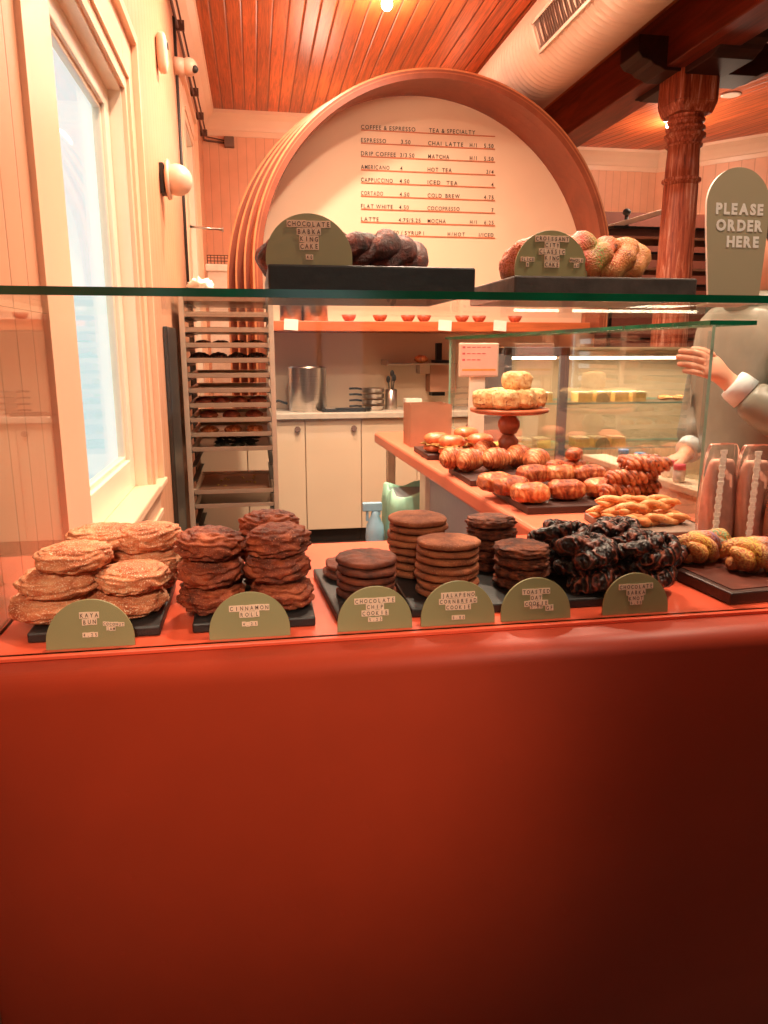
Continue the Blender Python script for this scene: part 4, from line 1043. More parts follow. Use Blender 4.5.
pile('toasted_oat_cookie', ocs, 521, 552, 1.19, 4, .0195, 'rough toasted oat cookie, %s in the %s', 'front pile', 'toasted oat cookies', 5, .005)
pile('toasted_oat_cookie', ocs, 490, 530, 1.315, 5, .0195, 'rough toasted oat cookie, %s in the %s', 'pile behind the cornbread cookies', 'toasted oat cookies', 6, .005)
# ---- babka knots
kns = [proto_mesh(knot_mesh(.045, .0175, s), 'babka_knot', 'babka') for s in range(4)]
sp_ = [(588, 1.165, 2, 'left front pair'), (646, 1.165, 2, 'right front pair'), (560, 1.27, 2, 'left back pair'), (612, 1.28, 2, 'middle back pair'), (655, 1.27, 1, 'right back spot')]
rnd = random.Random(8)
for px, Y, n_, desc in sp_:
    p = at(px, 570, Y=Y)
    for k in range(n_):
        place('babka_knot', kns[rnd.randrange(4)], (p.x, p.y, BZ + .0005 + k * .041), rnd.uniform(0, 6.28), 'glossy dark chocolate babka knot, %s of the %s' % (('lower', 'upper')[k] if n_ > 1 else 'single one', desc), 'bun', 'chocolate babka knots', (rnd.uniform(-.08, .08), rnd.uniform(-.08, .08)), (1, 1, 1.15))
# ---- small king cake slices on the brown board
kb = thing('serving_board', 'dark red brown board with raised rim under the sugared knots at right', 'board', (.885, 1.218, DZ)); kb.rotation_euler = (0, 0, radians(5))
obj('board_slab', B().box((-.125, -.135, 0), (.16, .14, .022)), 'board_dark', kb, bevel=.003)
obj('inset', B().box((-.112, -.122, .0221), (.147, .127, .0235)), 'serving_brown', kb)
kk = [proto_mesh(knot_mesh(.052, .019, s + 40), 'sugared_knot', 'king_knot') for s in range(2)] 
kk.append(proto_mesh(twist_mesh(.12, .021, 3, 3, 1.2), 'sugared_knot', 'king_knot'))
place('sugared_knot', kk[2], (.905, 1.175, DZ + .024), radians(-8), 'sugared king cake bun with yellow purple and green sugar, nearest the front glass', 'bun', 'sugared king cake buns', (0, 0), (1.15, 1.6, 1.45))
place('sugared_knot', kk[2], (.835, 1.255, DZ + .024), radians(20), 'sugared king cake bun with golden sugar, second row on the brown board', 'bun', 'sugared king cake buns', (0, 0), (.95, 1.5, 1.35))
place('sugared_knot', kk[0], (.80, 1.315, DZ + .024), radians(70), 'sugared king cake bun nearest the babka knots', 'bun', 'sugared king cake buns', (0, 0), .62)

# ---- boards on the side counter
def quad_board(lab, pxs, h, mat, nm='serving_board', depth=.2, bev=.003):
    """board given by its front left and front right corner in the photo and its depth"""
    a = at(*pxs[0], Z=DZ); c = at(*pxs[1], Z=DZ); d = (c - a); d.z = 0; L = d.length; rz = atan2(d.y, d.x)
    o = obj(nm, B().box((0, 0, 0), (L, depth, h)), mat, bevel=bev); o.location = (a.x, a.y, DZ); o.rotation_euler = (0, 0, rz); return tag(o, lab, 'board')
slab('serving_board', 'dark board under the chocolate pastries on the salmon counter', .685, 1.02, 1.80, 2.10, .020, 'board_dark', DZ)
slab('serving_board', 'dark board under the ridged croissants on the salmon counter', .655, 1.02, 2.22, 2.50, .020, 'board_dark', DZ)
slab('serving_board', 'dark square board under the filled brioche rolls at the far end', .65, .92, 2.80, 3.06, .022, 'board_dark', DZ)
slab('serving_board', 'grey wooden board under the cheese sticks', .80, 1.02, 1.50, 1.72, .018, 'serving_grey', DZ, rz=radians(-4))
slab('serving_board', 'small grey wooden board just behind the sugared knots', .86, 1.02, 1.37, 1.47, .016, 'serving_grey', DZ, rz=radians(-6))
PZ = DZ + .020
# pain au chocolat
pcs = [proto_mesh(pain_mesh(.105, .072, .052, s), 'chocolate_pastry', 'choc_pastry' if s % 2 else 'golden') for s in range(4)]
rnd = random.Random(2)
P = [(495, 482, .02, 'farthest left of the front row'), (511, 486, .0, 'second of the front row'), (530, 493, 0, 'nearest to the board edge'), (566, 490, 0, 'fourth of the front row'), (602, 488, 0, 'farthest right of the front row'),
     (533, 474, .0, 'left one of the second row'), (560, 474, .0, 'middle one of the second row'), (588, 474, .0, 'right one of the second row')]
for i, (px, py, _, d_) in enumerate(P):
    p = at(px, py, Z=PZ + .026)
    place('chocolate_pastry', pcs[i % 4], (p.x, p.y, PZ), rnd.uniform(-.1, .35), 'golden folded chocolate pastry, ' + d_, 'pastry', 'chocolate pastries on the dark board', sc=(1, 1.05, 1.05))
# croissants
crs = [proto_mesh(croissant_mesh(.16, .037, s), 'croissant', 'croissant') for s in range(3)]
for i, (px, py, d_) in enumerate([(453, 459, 'farthest left'), (469, 461, 'second from the left in front'), (484, 452, 'behind the second one'), (495, 460, 'middle of the front row'), (517, 457, 'just left of the rightmost one'), (535, 461, 'rightmost of the front row')]):
    p = at(px, py, Z=PZ + .035)
    place('croissant', crs[i % 3], (p.x, p.y, PZ), radians(20 + (i % 3) * 14), 'ridged golden croissant, ' + d_, 'croissant', 'ridged croissants', sc=(.70, 1.1, 1.15))
q = at(549, 466, Z=PZ + .03)
# small plain card among the croissants
b = B(); r_ = .034; ol = [(-r_, 0)] + [(-r_ * cos(pi * i / 24), .008 + r_ * sin(pi * i / 24)) for i in range(25)] + [(r_, 0)]
def mini_card(lab, p, r=1.0, rz=0):
    o = bpy.data.objects.new('name_card', MC); C.objects.link(o); o.location = p; o.rotation_euler = (-.12, 0, rz); o.scale = (r, r, r); return tag(o, lab, 'sign')
b.prism(ol, lambda p: (p[0], 0, p[1]), lambda p: (p[0], .003, p[1])); MC = proto_mesh(b, 'name_card', 'sage')
mini_card('small sage half round card beside the rightmost croissant', (q.x + .005, 2.21, DZ + .0005), 1.1, radians(-35))
q = at(612, 478, Z=DZ); mini_card('small sage half round card leaning beside the dark filled twists', (.895, 1.80 - .03, DZ + .0005), .9, radians(-50))
# brioche sandwiches
def sandwich(lab, px, py, Y=None, src=[None]):
    p = at(px, py, Z=DZ + .022 + .035)
    if src[0] is None:
        t = thing('brioche_sandwich', lab, 'sandwich', (p.x, p.y, DZ + .022), 'filled brioche rolls')
        b = B(); ell(b, (0, 0, .017), (.052, .043, .018), e=.8, amp=.05); obj('bottom_bun', b, 'brioche', t)
        b = B(); ell(b, (0, 0, .034), (.053, .045, .012), amp=.4, fr=16); obj('filling', b, 'crumb_filling', t)
        b = B(); ell(b, (0, 0, .05), (.052, .044, .027), e=.85, amp=.05, seed=4); obj('top_bun', b, 'brioche', t); src[0] = t; return t
    return copy_thing(src[0], (p.x, p.y, DZ + .022), random.uniform(-.5, .5), lab, 'filled brioche rolls')
for px, py, d_ in ((437, 443, 'farthest left'), (452, 446, 'second from the left'), (466, 437, 'at the back of the board'), (480, 444, 'farthest right beside the cake stand')):
    sandwich('shiny filled brioche roll, ' + d_, px, py)
# cake stand with scones
sx, sy = .905, 2.60
st = thing('cake_stand', 'turned wooden cake stand carrying the scones on the salmon counter', 'cake stand', (sx, sy, DZ))
b = B(); b.lathe([(.075, 0), (.078, .008), (.06, .018), (.028, .03), (.022, .05), (.034, .075), (.038, .095), (.024, .115), (.018, .12)], n=32); obj('foot', b, 'stand_wood', st)
b = B(); b.lathe([(.018, .118), (.03, .125), (.04, .148), (.04, .165), (.024, .187), (.018, .192), (.03, .198), (.036, .204)], n=32); obj('stem', b, 'stand_wood', st)
zp = at(511, 411, X=sx).z if False else 1.318 - (1.318 - at(511, 408, Y=sy).z)
sh_ = zp - DZ
b = B(); b.lathe([(.03, sh_ - .022), (.12, sh_ - .018), (.14, sh_ - .012), (.143, sh_ - .002), (.138, sh_), (.001, sh_ - .002)], n=44); obj('plate', b, 'stand_wood', st)
b = B(); b.lathe([(.036, .203), (.034, sh_ - .02)], n=24); obj('stem_cap', b, 'stand_wood', st)
def scone_mesh(seed):
    b = B(); sd = Vector((seed * 3.3, 1, seed))
    def fn(u, v):
        d = Vector((sin(v) * cos(u), sin(v) * sin(u), cos(v))); k = 1 + .13 * noise.noise(d * 3 + sd) + .07 * noise.noise(d * 8 + sd)
        return (.05 * sg_(d.x, .6) * k, .042 * sg_(d.y, .6) * k, .036 + .034 * sg_(d.z, .6) * k)
    b.blob(34, 22, fn); return b
scs = [proto_mesh(scone_mesh(s), 'scone', 'scone') for s in range(3)]
for i, (ox, oy, oz, d_) in enumerate([(-.092, -.02, 0, 'farthest left on the cake stand'), (-.035, -.065, 0, 'front left on the cake stand'), (.035, -.045, 0, 'front right on the cake stand'), (.09, .0, 0, 'farthest right on the cake stand'), (.018, -.02, .062, 'on top of the others on the cake stand'), (-.01, .07, 0, 'at the back of the cake stand')]):
    place('scone', scs[i % 3], (sx + ox, sy + oy, zp - .001 + oz), i * .5, 'crumbly topped golden scone, ' + d_, 'scone', 'scones on the cake stand', sc=1.0)
# quiche bites
for i, (px, py) in enumerate(((516, 444), (531, 444))):
    p = at(px, py, Z=DZ + .03); b = B(); ell(b, (0, 0, .028), (.036, .036, .026), e=.6, amp=.25, fr=18, seed=i)
    o = obj('quiche_bite', b, 'quiche'); o.location = (min(p.x, .97), 2.86, DZ + .001); tag(o, 'yellow green quiche bite behind the cake stand, ' + ('left one', 'right one')[i], 'pastry')
# filled rolls behind the chocolate pastries
frs = [proto_mesh(pain_mesh(.11, .06, .044, s + 9), 'filled_roll', 'choc_pastry') for s in range(3)]
slab('serving_board', 'dark board under the pile of filled rolls behind the chocolate pastries', .83, 1.02, 2.14, 2.215, .010, 'board_dark', DZ)
fr_ = [(560, 462, 0, 'lower left'), (577, 461, 0, 'lower middle'), (595, 461, 0, 'lower right'), (557, 449, 1, 'upper left'), (573, 450, 1, 'upper middle'), (591, 452, 1, 'upper right'), (575, 440, 2, 'on top')]
for i, (px, py, k, d_) in enumerate(fr_):
    p = at(px, py, Y=2.17); place('filled_roll', frs[i % 3], (min(p.x, .985), p.y + (.0 if k != 1 else .004), DZ + .010 + k * .037), radians(10 + 7 * i), 'glossy brown filled roll of the heap left of the dark twists, ' + d_, 'pastry', 'filled rolls heap', sc=(.62, .8, .85))
# dark filled twists stack
tws = [proto_mesh(twist_mesh(.17, .020, s, 3, 2.2, lump=.25), 'filled_twist', 'twist') for s in range(3)]
slab('serving_board', 'dark board under the stacked dark filled twists', .86, 1.05, 1.74, 1.79, .012, 'board_dark', DZ)
tl = [(628, 0), (668, 0), (620, 1), (664, 1), (626, 2), (668, 2), (648, 3), (672, 3)]
for i, (px, k) in enumerate(tl):
    p = at(px, 470, Y=1.775 + (.03 if i % 2 else 0)); place('filled_twist', tws[i % 3], (min(p.x, .995), 1.765 + (.045 if i % 2 else 0), DZ + .012 + k * .033), radians(-12 + 9 * (i % 3)), 'dark filled twisted pastry, %s one in the %s layer of the stack' % (('left', 'right')[i % 2], ('lowest', 'second', 'third', 'top')[k]), 'pastry', 'stack of filled twists', sc=(.68, 1.1, .95))
# cheese sticks
sts = [proto_mesh(twist_mesh(.19, .014, s + 50, 2, 1.5, lump=.3), 'cheese_stick', 'stick') for s in range(3)]
for i, (x, y, z, a, d_) in enumerate([(.90, 1.56, 0, 3, 'nearest the board edge'), (.905, 1.62, 0, -14, 'middle one lying on the board'), (.88, 1.67, 0, 6, 'farthest on the board'), (.905, 1.59, .026, 16, 'crossing on top of the others'), (.90, 1.65, .027, -6, 'on top towards the back')]):
    place('cheese_stick', sts[i % 3], (x, y, DZ + .019 + z), radians(a), 'golden herbed pastry stick, ' + d_, 'pastry', 'cheese sticks on the grey board')

# brown paper bag at the far end of the counter
p0_ = at(421, 444, Z=DZ); p1_ = at(468, 444, Z=DZ)
t = thing('paper_bag', 'tall open brown paper bag standing behind the brioche rolls', 'bag', ((.68 + .86) / 2, 3.28, DZ))
bb = B(); x0, x1, y0, y1, h_ = .665, .85, 3.20, 3.36, .185
ox_ = .7575
pts0 = [(x0, y0), (x0, (y0 + y1) / 2), (x0, y1), (x1, y1), (x1, (y0 + y1) / 2), (x1, y0)]
ins = [(x0, y0), (x0 + .012, (y0 + y1) / 2), (x0, y1), (x1, y1), (x1 - .012, (y0 + y1) / 2), (x1, y0)]
bb.v = [(x, y, DZ) for x, y in pts0] + [(x, y, DZ + h_) for x, y in ins]
bb.face([5, 4, 3, 2, 1, 0], False)
for i in range(6): j = (i + 1) % 6; bb.face([i, j, 6 + j, 6 + i], False)
o = obj('bag_body', bb, 'cardboard', t, world=True); m_ = o.modifiers.new('thickness', 'SOLIDIFY'); m_.thickness = .0015
# tablet till on a stand
X0 = at(459, 360, Y=3.12).x; X1 = at(499, 360, Y=3.12).x; z1 = at(480, 343, Y=3.12).z; z0 = at(480, 377, Y=3.12).z; xm = (X0 + X1) / 2
t = thing('tablet_till', 'tablet till with a pinkish screen on a white stand behind the scones', 'till', (xm, 3.12, DZ))
zz = lambda z: z - DZ; hw = (X1 - X0) / 2
b = B(); b.box((-hw, 0, zz(z0)), (hw, .014, zz(z1))); obj('tablet', b, 'screen_body', t, bevel=.005)
b = B(); b.box((-hw + .008, -.0012, zz(z0) + .008), (hw - .008, 0, zz(z1) - .008)); sf = obj('screen', b, 'screen_face', t)
b = B()
hh = z1 - z0 - .016
for r in range(3):
    b.box((-hw + .014, -.0018, zz(z1) - .022 - r * .026), (-hw + .026, -.0012, zz(z1) - .014 - r * .026))
    for k in range(5 - r): b.box((-hw + .034 + k * .022, -.0018, zz(z1) - .020 - r * .026 - .0), (-hw + .05 + k * .022, -.0012, zz(z1) - .016 - r * .026))
obj('menu_line', b, 'screen_pink', sf)
b = B(); b.box((-hw + .014, -.0018, zz(z0) + .026), (hw - .014, -.0012, zz(z0) + .034)); obj('button_bar', b, 'screen_orange', sf)
b = B(); b.box((-.035, .014, 0.01), (.035, .03, zz(z0) + .05)); b.box((-.07, -.03, 0), (.07, .09, .01)); obj('stand', b, 'post_white', t, bevel=.003)

# ---- bags of sweets at right behind the front glass
def sweet_bag(px0, px1, Y, ztop, lab):
    a = at(px0, 540, Y=Y); c = at(px1, 540, Y=Y); w = (c.x - a.x) / 2; t = thing('sweets_bag', lab, 'bag', ((a.x + c.x) / 2, Y, DZ), 'clear bags of pink sweets')
    h = ztop - DZ
    b = B(); 
    def fn(u, v):
        z = (1 - cos(v)) / 2; s = sin(v) ** .25; e = .55
        return (w * .92 * sg_(cos(u), e) * s * (1 - .1 * z), .034 * sg_(sin(u), e) * s * (1 - .55 * z), .002 + z * h * .84)
    b.blob(26, 16, fn); obj('sweets', b, 'pink_fill', t)
    b = B()
    def fn2(u, v):
        z = (1 - cos(v)) / 2; s = sin(v) ** .2; e = .5; cr = 1 + .05 * sin(u * 9 + z * 8)
        return (w * sg_(cos(u), e) * s * cr, .038 * sg_(sin(u), e) * s * (1 - .75 * z) * cr, .001 + z * h)
    b.blob(44, 18, fn2); obj('cellophane', b, 'cello', t)
    b = B()
    for k in range(24):
        z = .01 + k * (h * .9) / 24; xx = -w * .72 + k * .0008; yy = -.041 * (1 - .62 * z / h)
        b.box((xx - .006 - .002 * (k % 2), yy - .002, z), (xx + .006 + .002 * (k % 2), yy, z + h * .9 / 24))
    obj('lace_ribbon', b, 'lace', t)
    return t
sweet_bag(698, 731, 1.46, 1.12, 'clear bag of pink sweets with a lace ribbon, leftmost of the three')
sweet_bag(731, 765, 1.43, 1.12, 'clear bag of pink sweets with a lace ribbon, middle of the three')
sweet_bag(764, 800, 1.38, 1.10, 'clear bag of pink sweets with lace ribbon, cut by the right photo edge')
# small jars behind the side glass
for i, px in enumerate((672, 683, 694, 706, 717)):
    p = Vector((1.13, (2.16, 2.08, 2.0, 1.92, 1.84)[i], 0)); t = thing('small_jar', 'small jar with %s lid on the customer ledge, %s of the row' % (('a blue', 'a blue', 'a pink', 'a pink', 'a pink')[i], ('first', 'second', 'third', 'fourth', 'fifth')[i]), 'jar', (1.13 + .012 * (i % 2), p.y, .9655), 'small jars on the customer ledge')
    b = B(); b.lathe([(.014, 0), (.016, .004), (.016, .03), (.013, .034)], n=16); obj('glass_body', b, 'paper_white', t)
    b = B(); b.lathe([(.0165, .034), (.0165, .046), (.015, .048)], n=16); obj('lid', b, 'cap_blue' if i < 2 else 'cap_pink', t)
b = B(); b.box((1.105, 1.62, .945), (1.19, 2.4, .965)); b.box((1.11, 1.66, 0), (1.13, 2.36, .945)); b.box((1.165, 1.66, 0), (1.185, 2.36, .945)); o = obj('customer_ledge', b, 'cabinet_paint', origin=(1.18, 2.0, 0), bevel=.003)
tag(o, 'narrow cream ledge on the customer side of the side glass', 'ledge')

# ================================================================== FRIDGE CASE
FY = 3.3; fx = lambda px: at(px, 400, Y=FY).x
fx0, fx1, fx2 = fx(502), fx(566), fx(775)
zt_ = at(600, 347, Y=FY).z
fr = thing('refrigerated_case', 'low grey glass fronted refrigerated cake case beyond the cake stand', 'display fridge', ((fx0 + fx2) / 2, FY, 0))
fd = .34
b = B(); b.box((fx0, FY, 0), (fx2, FY + fd, .66)); b.box((fx0, FY + .02, zt_ - .03), (fx2, FY + fd, zt_)); b.box((fx0, FY, zt_ - .012), (fx2, FY + .02, zt_)); b.box((fx0, FY + fd - .015, .66), (fx2, FY + fd, zt_ - .03))
obj('cabinet', b, 'fridge_inner', fr, world=True)
b = B()
for x0, x1 in ((fx0, fx0 + .035), (fx1 - .045, fx1)): b.box((x0, FY - .02, .62), (x1, FY, zt_))
b.box((fx0, FY - .02, zt_ - .04), (fx1, FY, zt_)); b.box((fx0, FY - .02, .62), (fx1, FY, .68)); b.box((fx0, FY, .62), (fx0 + .02, FY + fd, zt_))
obj('door_frame', b, 'fridge_grey', fr, world=True, bevel=.003)
pane('door_glass', (fx0 + .035, FY - .012, .68), (fx1 - .045, FY - .006, zt_ - .04), 'fridge_glass', parent=fr)
pane('front_glass', (fx1, FY - .012, .66), (fx2, FY - .006, zt_ - .01), 'fridge_glass', parent=fr)
b = B(); b.box((fx0 + .05, FY + .02, zt_ - .055), (fx1 - .05, FY + .035, zt_ - .043)); b.box((fx1 + .02, FY + .02, zt_ - .055), (fx(702), FY + .035, zt_ - .043)); obj('light_strip', b, 'strip_glow', fr, world=True)
for x_ in ((fx0 + fx1) / 2, (fx1 + fx2) / 2):
    l_ = bpy.data.lights.new('case_lamp', 'AREA'); l_.shape = 'RECTANGLE'; l_.size = .3 if x_ < fx1 else .8; l_.size_y = .02; l_.energy = 2.5 if x_ < fx1 else 6; l_.color = (1, .84, .6)
    q_ = bpy.data.objects.new('case_lamp', l_); C.objects.link(q_); q_.location = (x_, FY + .05, zt_ - .058)
for py in (402, 447):
    z = at(620, py, Y=FY + .02).z; pane('glass_shelf', (fx0 + .022, FY + .01, z - .008), (fx2 - .005, FY + fd - .02, z), 'shelf_glass', 'pale_edge', parent=fr)
ck = None
def cake(px, z, lab, grp, mat1='cake_yellow', dy=.08):
    global ck
    x = at(px, 420, Y=FY + dy).x
    if ck is None:
        ck = thing('cake_slice', lab, 'cake', (x, FY + dy, z), grp)
        b = B(); b.prism([(-.035, -.045), (.035, -.045), (.03, .05), (-.03, .05)], lambda p: (p[0], p[1], 0), lambda p: (p[0], p[1], .038)); obj('sponge', b, 'cake_yellow', ck)
        b = B(); b.prism([(-.0355, -.0455), (.0355, -.0455), (.0305, .0505), (-.0305, .0505)], lambda p: (p[0], p[1], .038), lambda p: (p[0], p[1], .046)); obj('icing', b, 'cake_cream', ck)
        return
    copy_thing(ck, (x, FY + dy, z), 0, lab, grp)
zA = at(620, 402, Y=FY + .02).z; zB = at(620, 447, Y=FY + .02).z
for row, z, nm in ((0, zA, 'upper'), (1, zB, 'lower')):
    for i, px in enumerate((522, 541, 580, 598, 616, 633)[:6 if row == 0 else 5]):
        cake(px, z + .0005, 'yellow cake slice with cream icing on the %s fridge shelf, %s from the left' % (nm, ('first', 'second', 'third', 'fourth', 'fifth', 'sixth')[i]), 'cake slices on the %s fridge shelf' % nm)
mini_card('small sage half round card on the upper fridge shelf', (at(602, 400, Y=FY + .03).x, FY + .018, zA + .0005), 1.0)
mini_card('small sage half round card on the lower fridge shelf', (at(602, 445, Y=FY + .03).x, FY + .018, zB + .0005), 1.1)
for i, px in enumerate((665, 678)):
    b = B(); ell(b, (0, 0, .012), (.035, .03, .012), amp=.2, seed=i); o = obj('cookie_piece', b, 'stick'); o.location = (at(px, 400, Y=FY + .1).x, FY + .1, zA + .0005); tag(o, 'small flat biscuit on the upper fridge shelf, ' + ('left', 'right') [i] + ' of the pair', 'biscuit')

# ================================================================== EQUIPMENT BEHIND THE COLUMN
EY = 6.2
e0, e1 = at(612, 240, Y=EY), at(800, 240, Y=EY)
zb0 = at(690, 262, Y=EY).z; zb1 = at(690, 214, Y=EY).z
t = thing('steel_shelving', 'dark metal shelving with rows of trays behind the carved post', 'shelving', ((e0.x + e1.x) / 2, EY, 0))
for x in (e0.x + .02, (e0.x + e1.x) / 2 + .28, e1.x):
    for yy in (EY, EY + .35): obj('upright', B().box((x - .015, yy - .015, 0), (x + .015, yy + .015, 2.22)), 'steel_black', t, world=True)
for k, py in enumerate((227, 237, 252, 268, 284)):
    z = at(650, py, Y=EY).z; obj('shelf_board', B().box((e0.x, EY - .02, z - .02), (e1.x + .03, EY + .37, z)), ('steel_black', 'cardboard')[k % 2], t, world=True)
b = B()
for z in (.5, 1.0, 1.4): b.box((e0.x, EY, z), (e1.x, EY + .35, z + .02))
obj('shelf_board', b, 'steel_black', t, world=True)
b = B(); p = [(e0.x + .9, 1.5), (e0.x + .93, 1.5), (e0.x + 1.2, 2.0), (e0.x + 1.17, 2.0)]
b.prism(p, lambda q: (q[0], EY - .03, q[1]), lambda q: (q[0], EY - .01, q[1])); obj('brace', b, 'steel_black', t, world=True)
b = B(); b.box((at(601, 240, Y=7.0).x, 7.0, .0), (5.4, 7.06, at(650, 213, Y=7.0).z)); o = obj('brown_partition', b, 'brown_board', origin=(4.2, 7.03, 0)); tag(o, 'brown low partition behind the dark shelving', 'partition')
z5 = at(650, 237, Y=EY).z
q = at(655, 237, Y=EY); t = thing('drink_machine', 'slanted pale tray with a black knob on the dark shelving', 'machine', (q.x - .1, EY + .1, at(650, 227, Y=EY).z))
b = B(); b.prism([(-.35, -.04), (-.2, -.04), (.2, .08), (.2, .12)], lambda p: (p[0], -.08, p[1] + .041), lambda p: (p[0], .08, p[1] + .041)); obj('chute', b, 'device_white', t, bevel=.003)
b = B(); b.cyl((-.12, 0, .0), (-.12, 0, .12), .02, .015); ell(b, (-.12, 0, .13), (.035, .035, .03)); obj('knob', b, 'rubber_dark', t)

# ================================================================== UNDER THE SIDE COUNTER
def crate(lab, x0, x1, y0, y1, z0, z1, nm='cardboard_box', grp='cardboard boxes under the counter'):
    t = thing(nm, lab, 'box', ((x0 + x1) / 2, (y0 + y1) / 2, z0), grp)
    obj('carton', B().box((x0, y0, z0), (x1, y1, z1)), 'cardboard', t, world=True, bevel=.003)
    obj('tape', B().box((x0 - .0008, (y0 + y1) / 2 - .02, z0 + .004), (x0, (y0 + y1) / 2 + .02, z1 - .004)), 'kaya' if False else 'serving_grey', t, world=True)
crate('brown cardboard box under the salmon counter, bottom of the left column', .84, 1.0, 3.42, 3.72, .321, .52)
crate('brown cardboard box under the salmon counter, middle of the left column', .85, 1.0, 3.42, 3.70, .521, .66)
crate('brown cardboard box under the salmon counter, top of the left column', .86, 1.0, 3.44, 3.70, .661, .80)
crate('brown cardboard box under the salmon counter, lower one nearer the white post', .84, 1.0, 3.02, 3.38, .321, .58)
crate('brown cardboard box under the salmon counter, upper one nearer the white post', .86, 1.0, 3.04, 3.36, .581, .74)
# bin with mint liner
bx_, by_ = .665, 3.14
t = thing('waste_bin', 'waste bin with a pale mint green liner beside the white counter post', 'bin', (bx_, by_, 0))
zT = at(405, 487, Y=3.2).z
b = B(); b.prism([(-.10, -.13), (.085, -.13), (.085, .13), (-.10, .13)], lambda p: (p[0] * .8, p[1] * .8, 0), lambda p: (p[0], p[1], zT - .012)); obj('bin_body', b, 'fridge_grey', t)
b = B()
n_ = 48; rows_ = []
for k, (z, s) in enumerate(((zT - .30, 1.10), (zT - .18, 1.16), (zT - .06, 1.14), (zT, 1.05), (zT + .004, .98), (zT - .03, .9), (zT - .1, .85))):
    for i in range(n_):
        a = 2 * pi * i / n_; c_, s__ = cos(a), sin(a); m_ = max(abs(c_) / .10, abs(s__) / .135); w = 1 + .05 * sin(a * 13 + k) * (1 if k < 4 else .3)
        b.v.append((c_ / m_ * s * w, s__ / m_ * s * w, z + .012 * sin(a * 5 + k * .6)))
for k in range(6):
    for i in range(n_): j = (i + 1) % n_; b.face([k * n_ + i, k * n_ + j, k * n_ + n_ + j, k * n_ + n_ + i], True)
b.face([6 * n_ + i for i in range(n_)], False); b.face([i for i in reversed(range(n_))], False)
obj('bin_liner', b, 'bag_mint', t)
# spray bottle on a stool
sxp, syp = at(375, 520, Y=3.12).x, 3.12
t = thing('step_stool', 'small wooden stool carrying the blue spray bottle', 'stool', (sxp - .0, syp, 0))
obj('seat', B().box((-.12, -.1, .38), (.05, .1, .40)), 'stand_wood', t, bevel=.004)
for x in (-.105, .035):
    for y in (-.085, .085): obj('leg', B().box((x - .012, y - .012, 0), (x + .012, y + .012, .38)), 'stand_wood', t)
t = thing('spray_bottle', 'pale blue spray bottle beside the mint lined bin', 'bottle', (sxp, syp, .40))
b = B(); b.lathe([(.036, 0), (.04, .006), (.042, .12), (.038, .17), (.018, .215), (.014, .235)], n=24); obj('bottle_body', b, 'spray_blue', t)
b = B(); b.box((-.055, -.014, .235), (.03, .014, .272)); b.box((-.04, -.006, .19), (-.028, .006, .24)); b.box((.0, -.01, .215), (.024, .01, .24)); obj('spray_head', b, 'spray_blue', t, bevel=.004)
for k in range(5):
    o = slab('spare_board', 'pale wooden board stacked under the counter, %s of the five' % ('lowest', 'second lowest', 'middle one', 'second highest', 'topmost')[k], .60, .70, 1.66 + .004 * k, 1.86 - .01 * k, .012, 'serving_grey', .742 + k * .0125, rz=radians(3 * (k % 3) - 3)); o['group'] = 'spare boards under the counter'
b = B(); b.box((.585, 1.62, .725), (.675, 1.92, .741)); b.box((.60, 1.605, 0), (.64, 1.625, .741)); b.box((.60, 1.90, 0), (.64, 1.915, .725)); o = obj('low_shelf', b, 'post_white', origin=(.63, 1.77, 0)); tag(o, 'narrow pale shelf below the salmon counter holding spare boards', 'shelf')

# ================================================================== CUSTOMER
def skinned(name, verts, edges, radii, mat, parent, root=0, sub=2, world=True, label=None):
    me = bpy.data.meshes.new(name); off = parent.location if world else Vector()
    me.from_pydata([tuple(Vector(v) - off) for v in verts], edges, []); me.materials.append(M[mat])
    o = bpy.data.objects.new(name, me); C.objects.link(o); o.parent = parent
    m = o.modifiers.new('skin', 'SKIN'); m.use_smooth_shade = True
    for i, r in enumerate(radii):
        d = me.skin_vertices[0].data[i]; d.radius = (r, r) if not isinstance(r, tuple) else r; d.use_root = (i == root)
    if sub: s = o.modifiers.new('sub', 'SUBSURF'); s.levels = sub; s.render_levels = sub
    me.polygons.foreach_set('use_smooth', [True] * len(me.polygons))
    if label: o['label'] = label
    return o
PX, PY = 1.43, 1.86
man = thing('person', 'customer in a puffy grey jacket with white cuffs raising a hand beyond the glass', 'person', (PX, PY, 0))
hx, hy, hz = 1.395, 1.83, 1.585
sx_, sy_ = 1.40, 1.86
V = {'pel': (1.46, 1.88, .92), 'waist': (1.45, 1.88, 1.05), 'chest': (1.43, 1.88, 1.26), 'neck': (1.41, 1.87, 1.43), 'head0': (1.395, 1.86, 1.50), 'head': (1.385, 1.855, 1.58), 'crown': (1.39, 1.855, 1.66),
     'shN': (1.42, 1.70, 1.38), 'elN': (1.36, 1.64, 1.12), 'wrN': (1.235, 1.72, 1.235), 'haN': (1.195, 1.735, 1.272),
     'shF': (1.43, 2.06, 1.38), 'elF': (1.42, 2.12, 1.12), 'wrF': (1.34, 2.05, 1.01), 'haF': (1.285, 2.02, .99),
     'hipN': (1.46, 1.79, .88), 'knN': (1.44, 1.78, .48), 'anN': (1.47, 1.78, .09), 'toN': (1.33, 1.77, .04),
     'hipF': (1.46, 1.98, .88), 'knF': (1.45, 1.99, .48), 'anF': (1.48, 1.99, .09), 'toF': (1.34, 1.99, .04)}
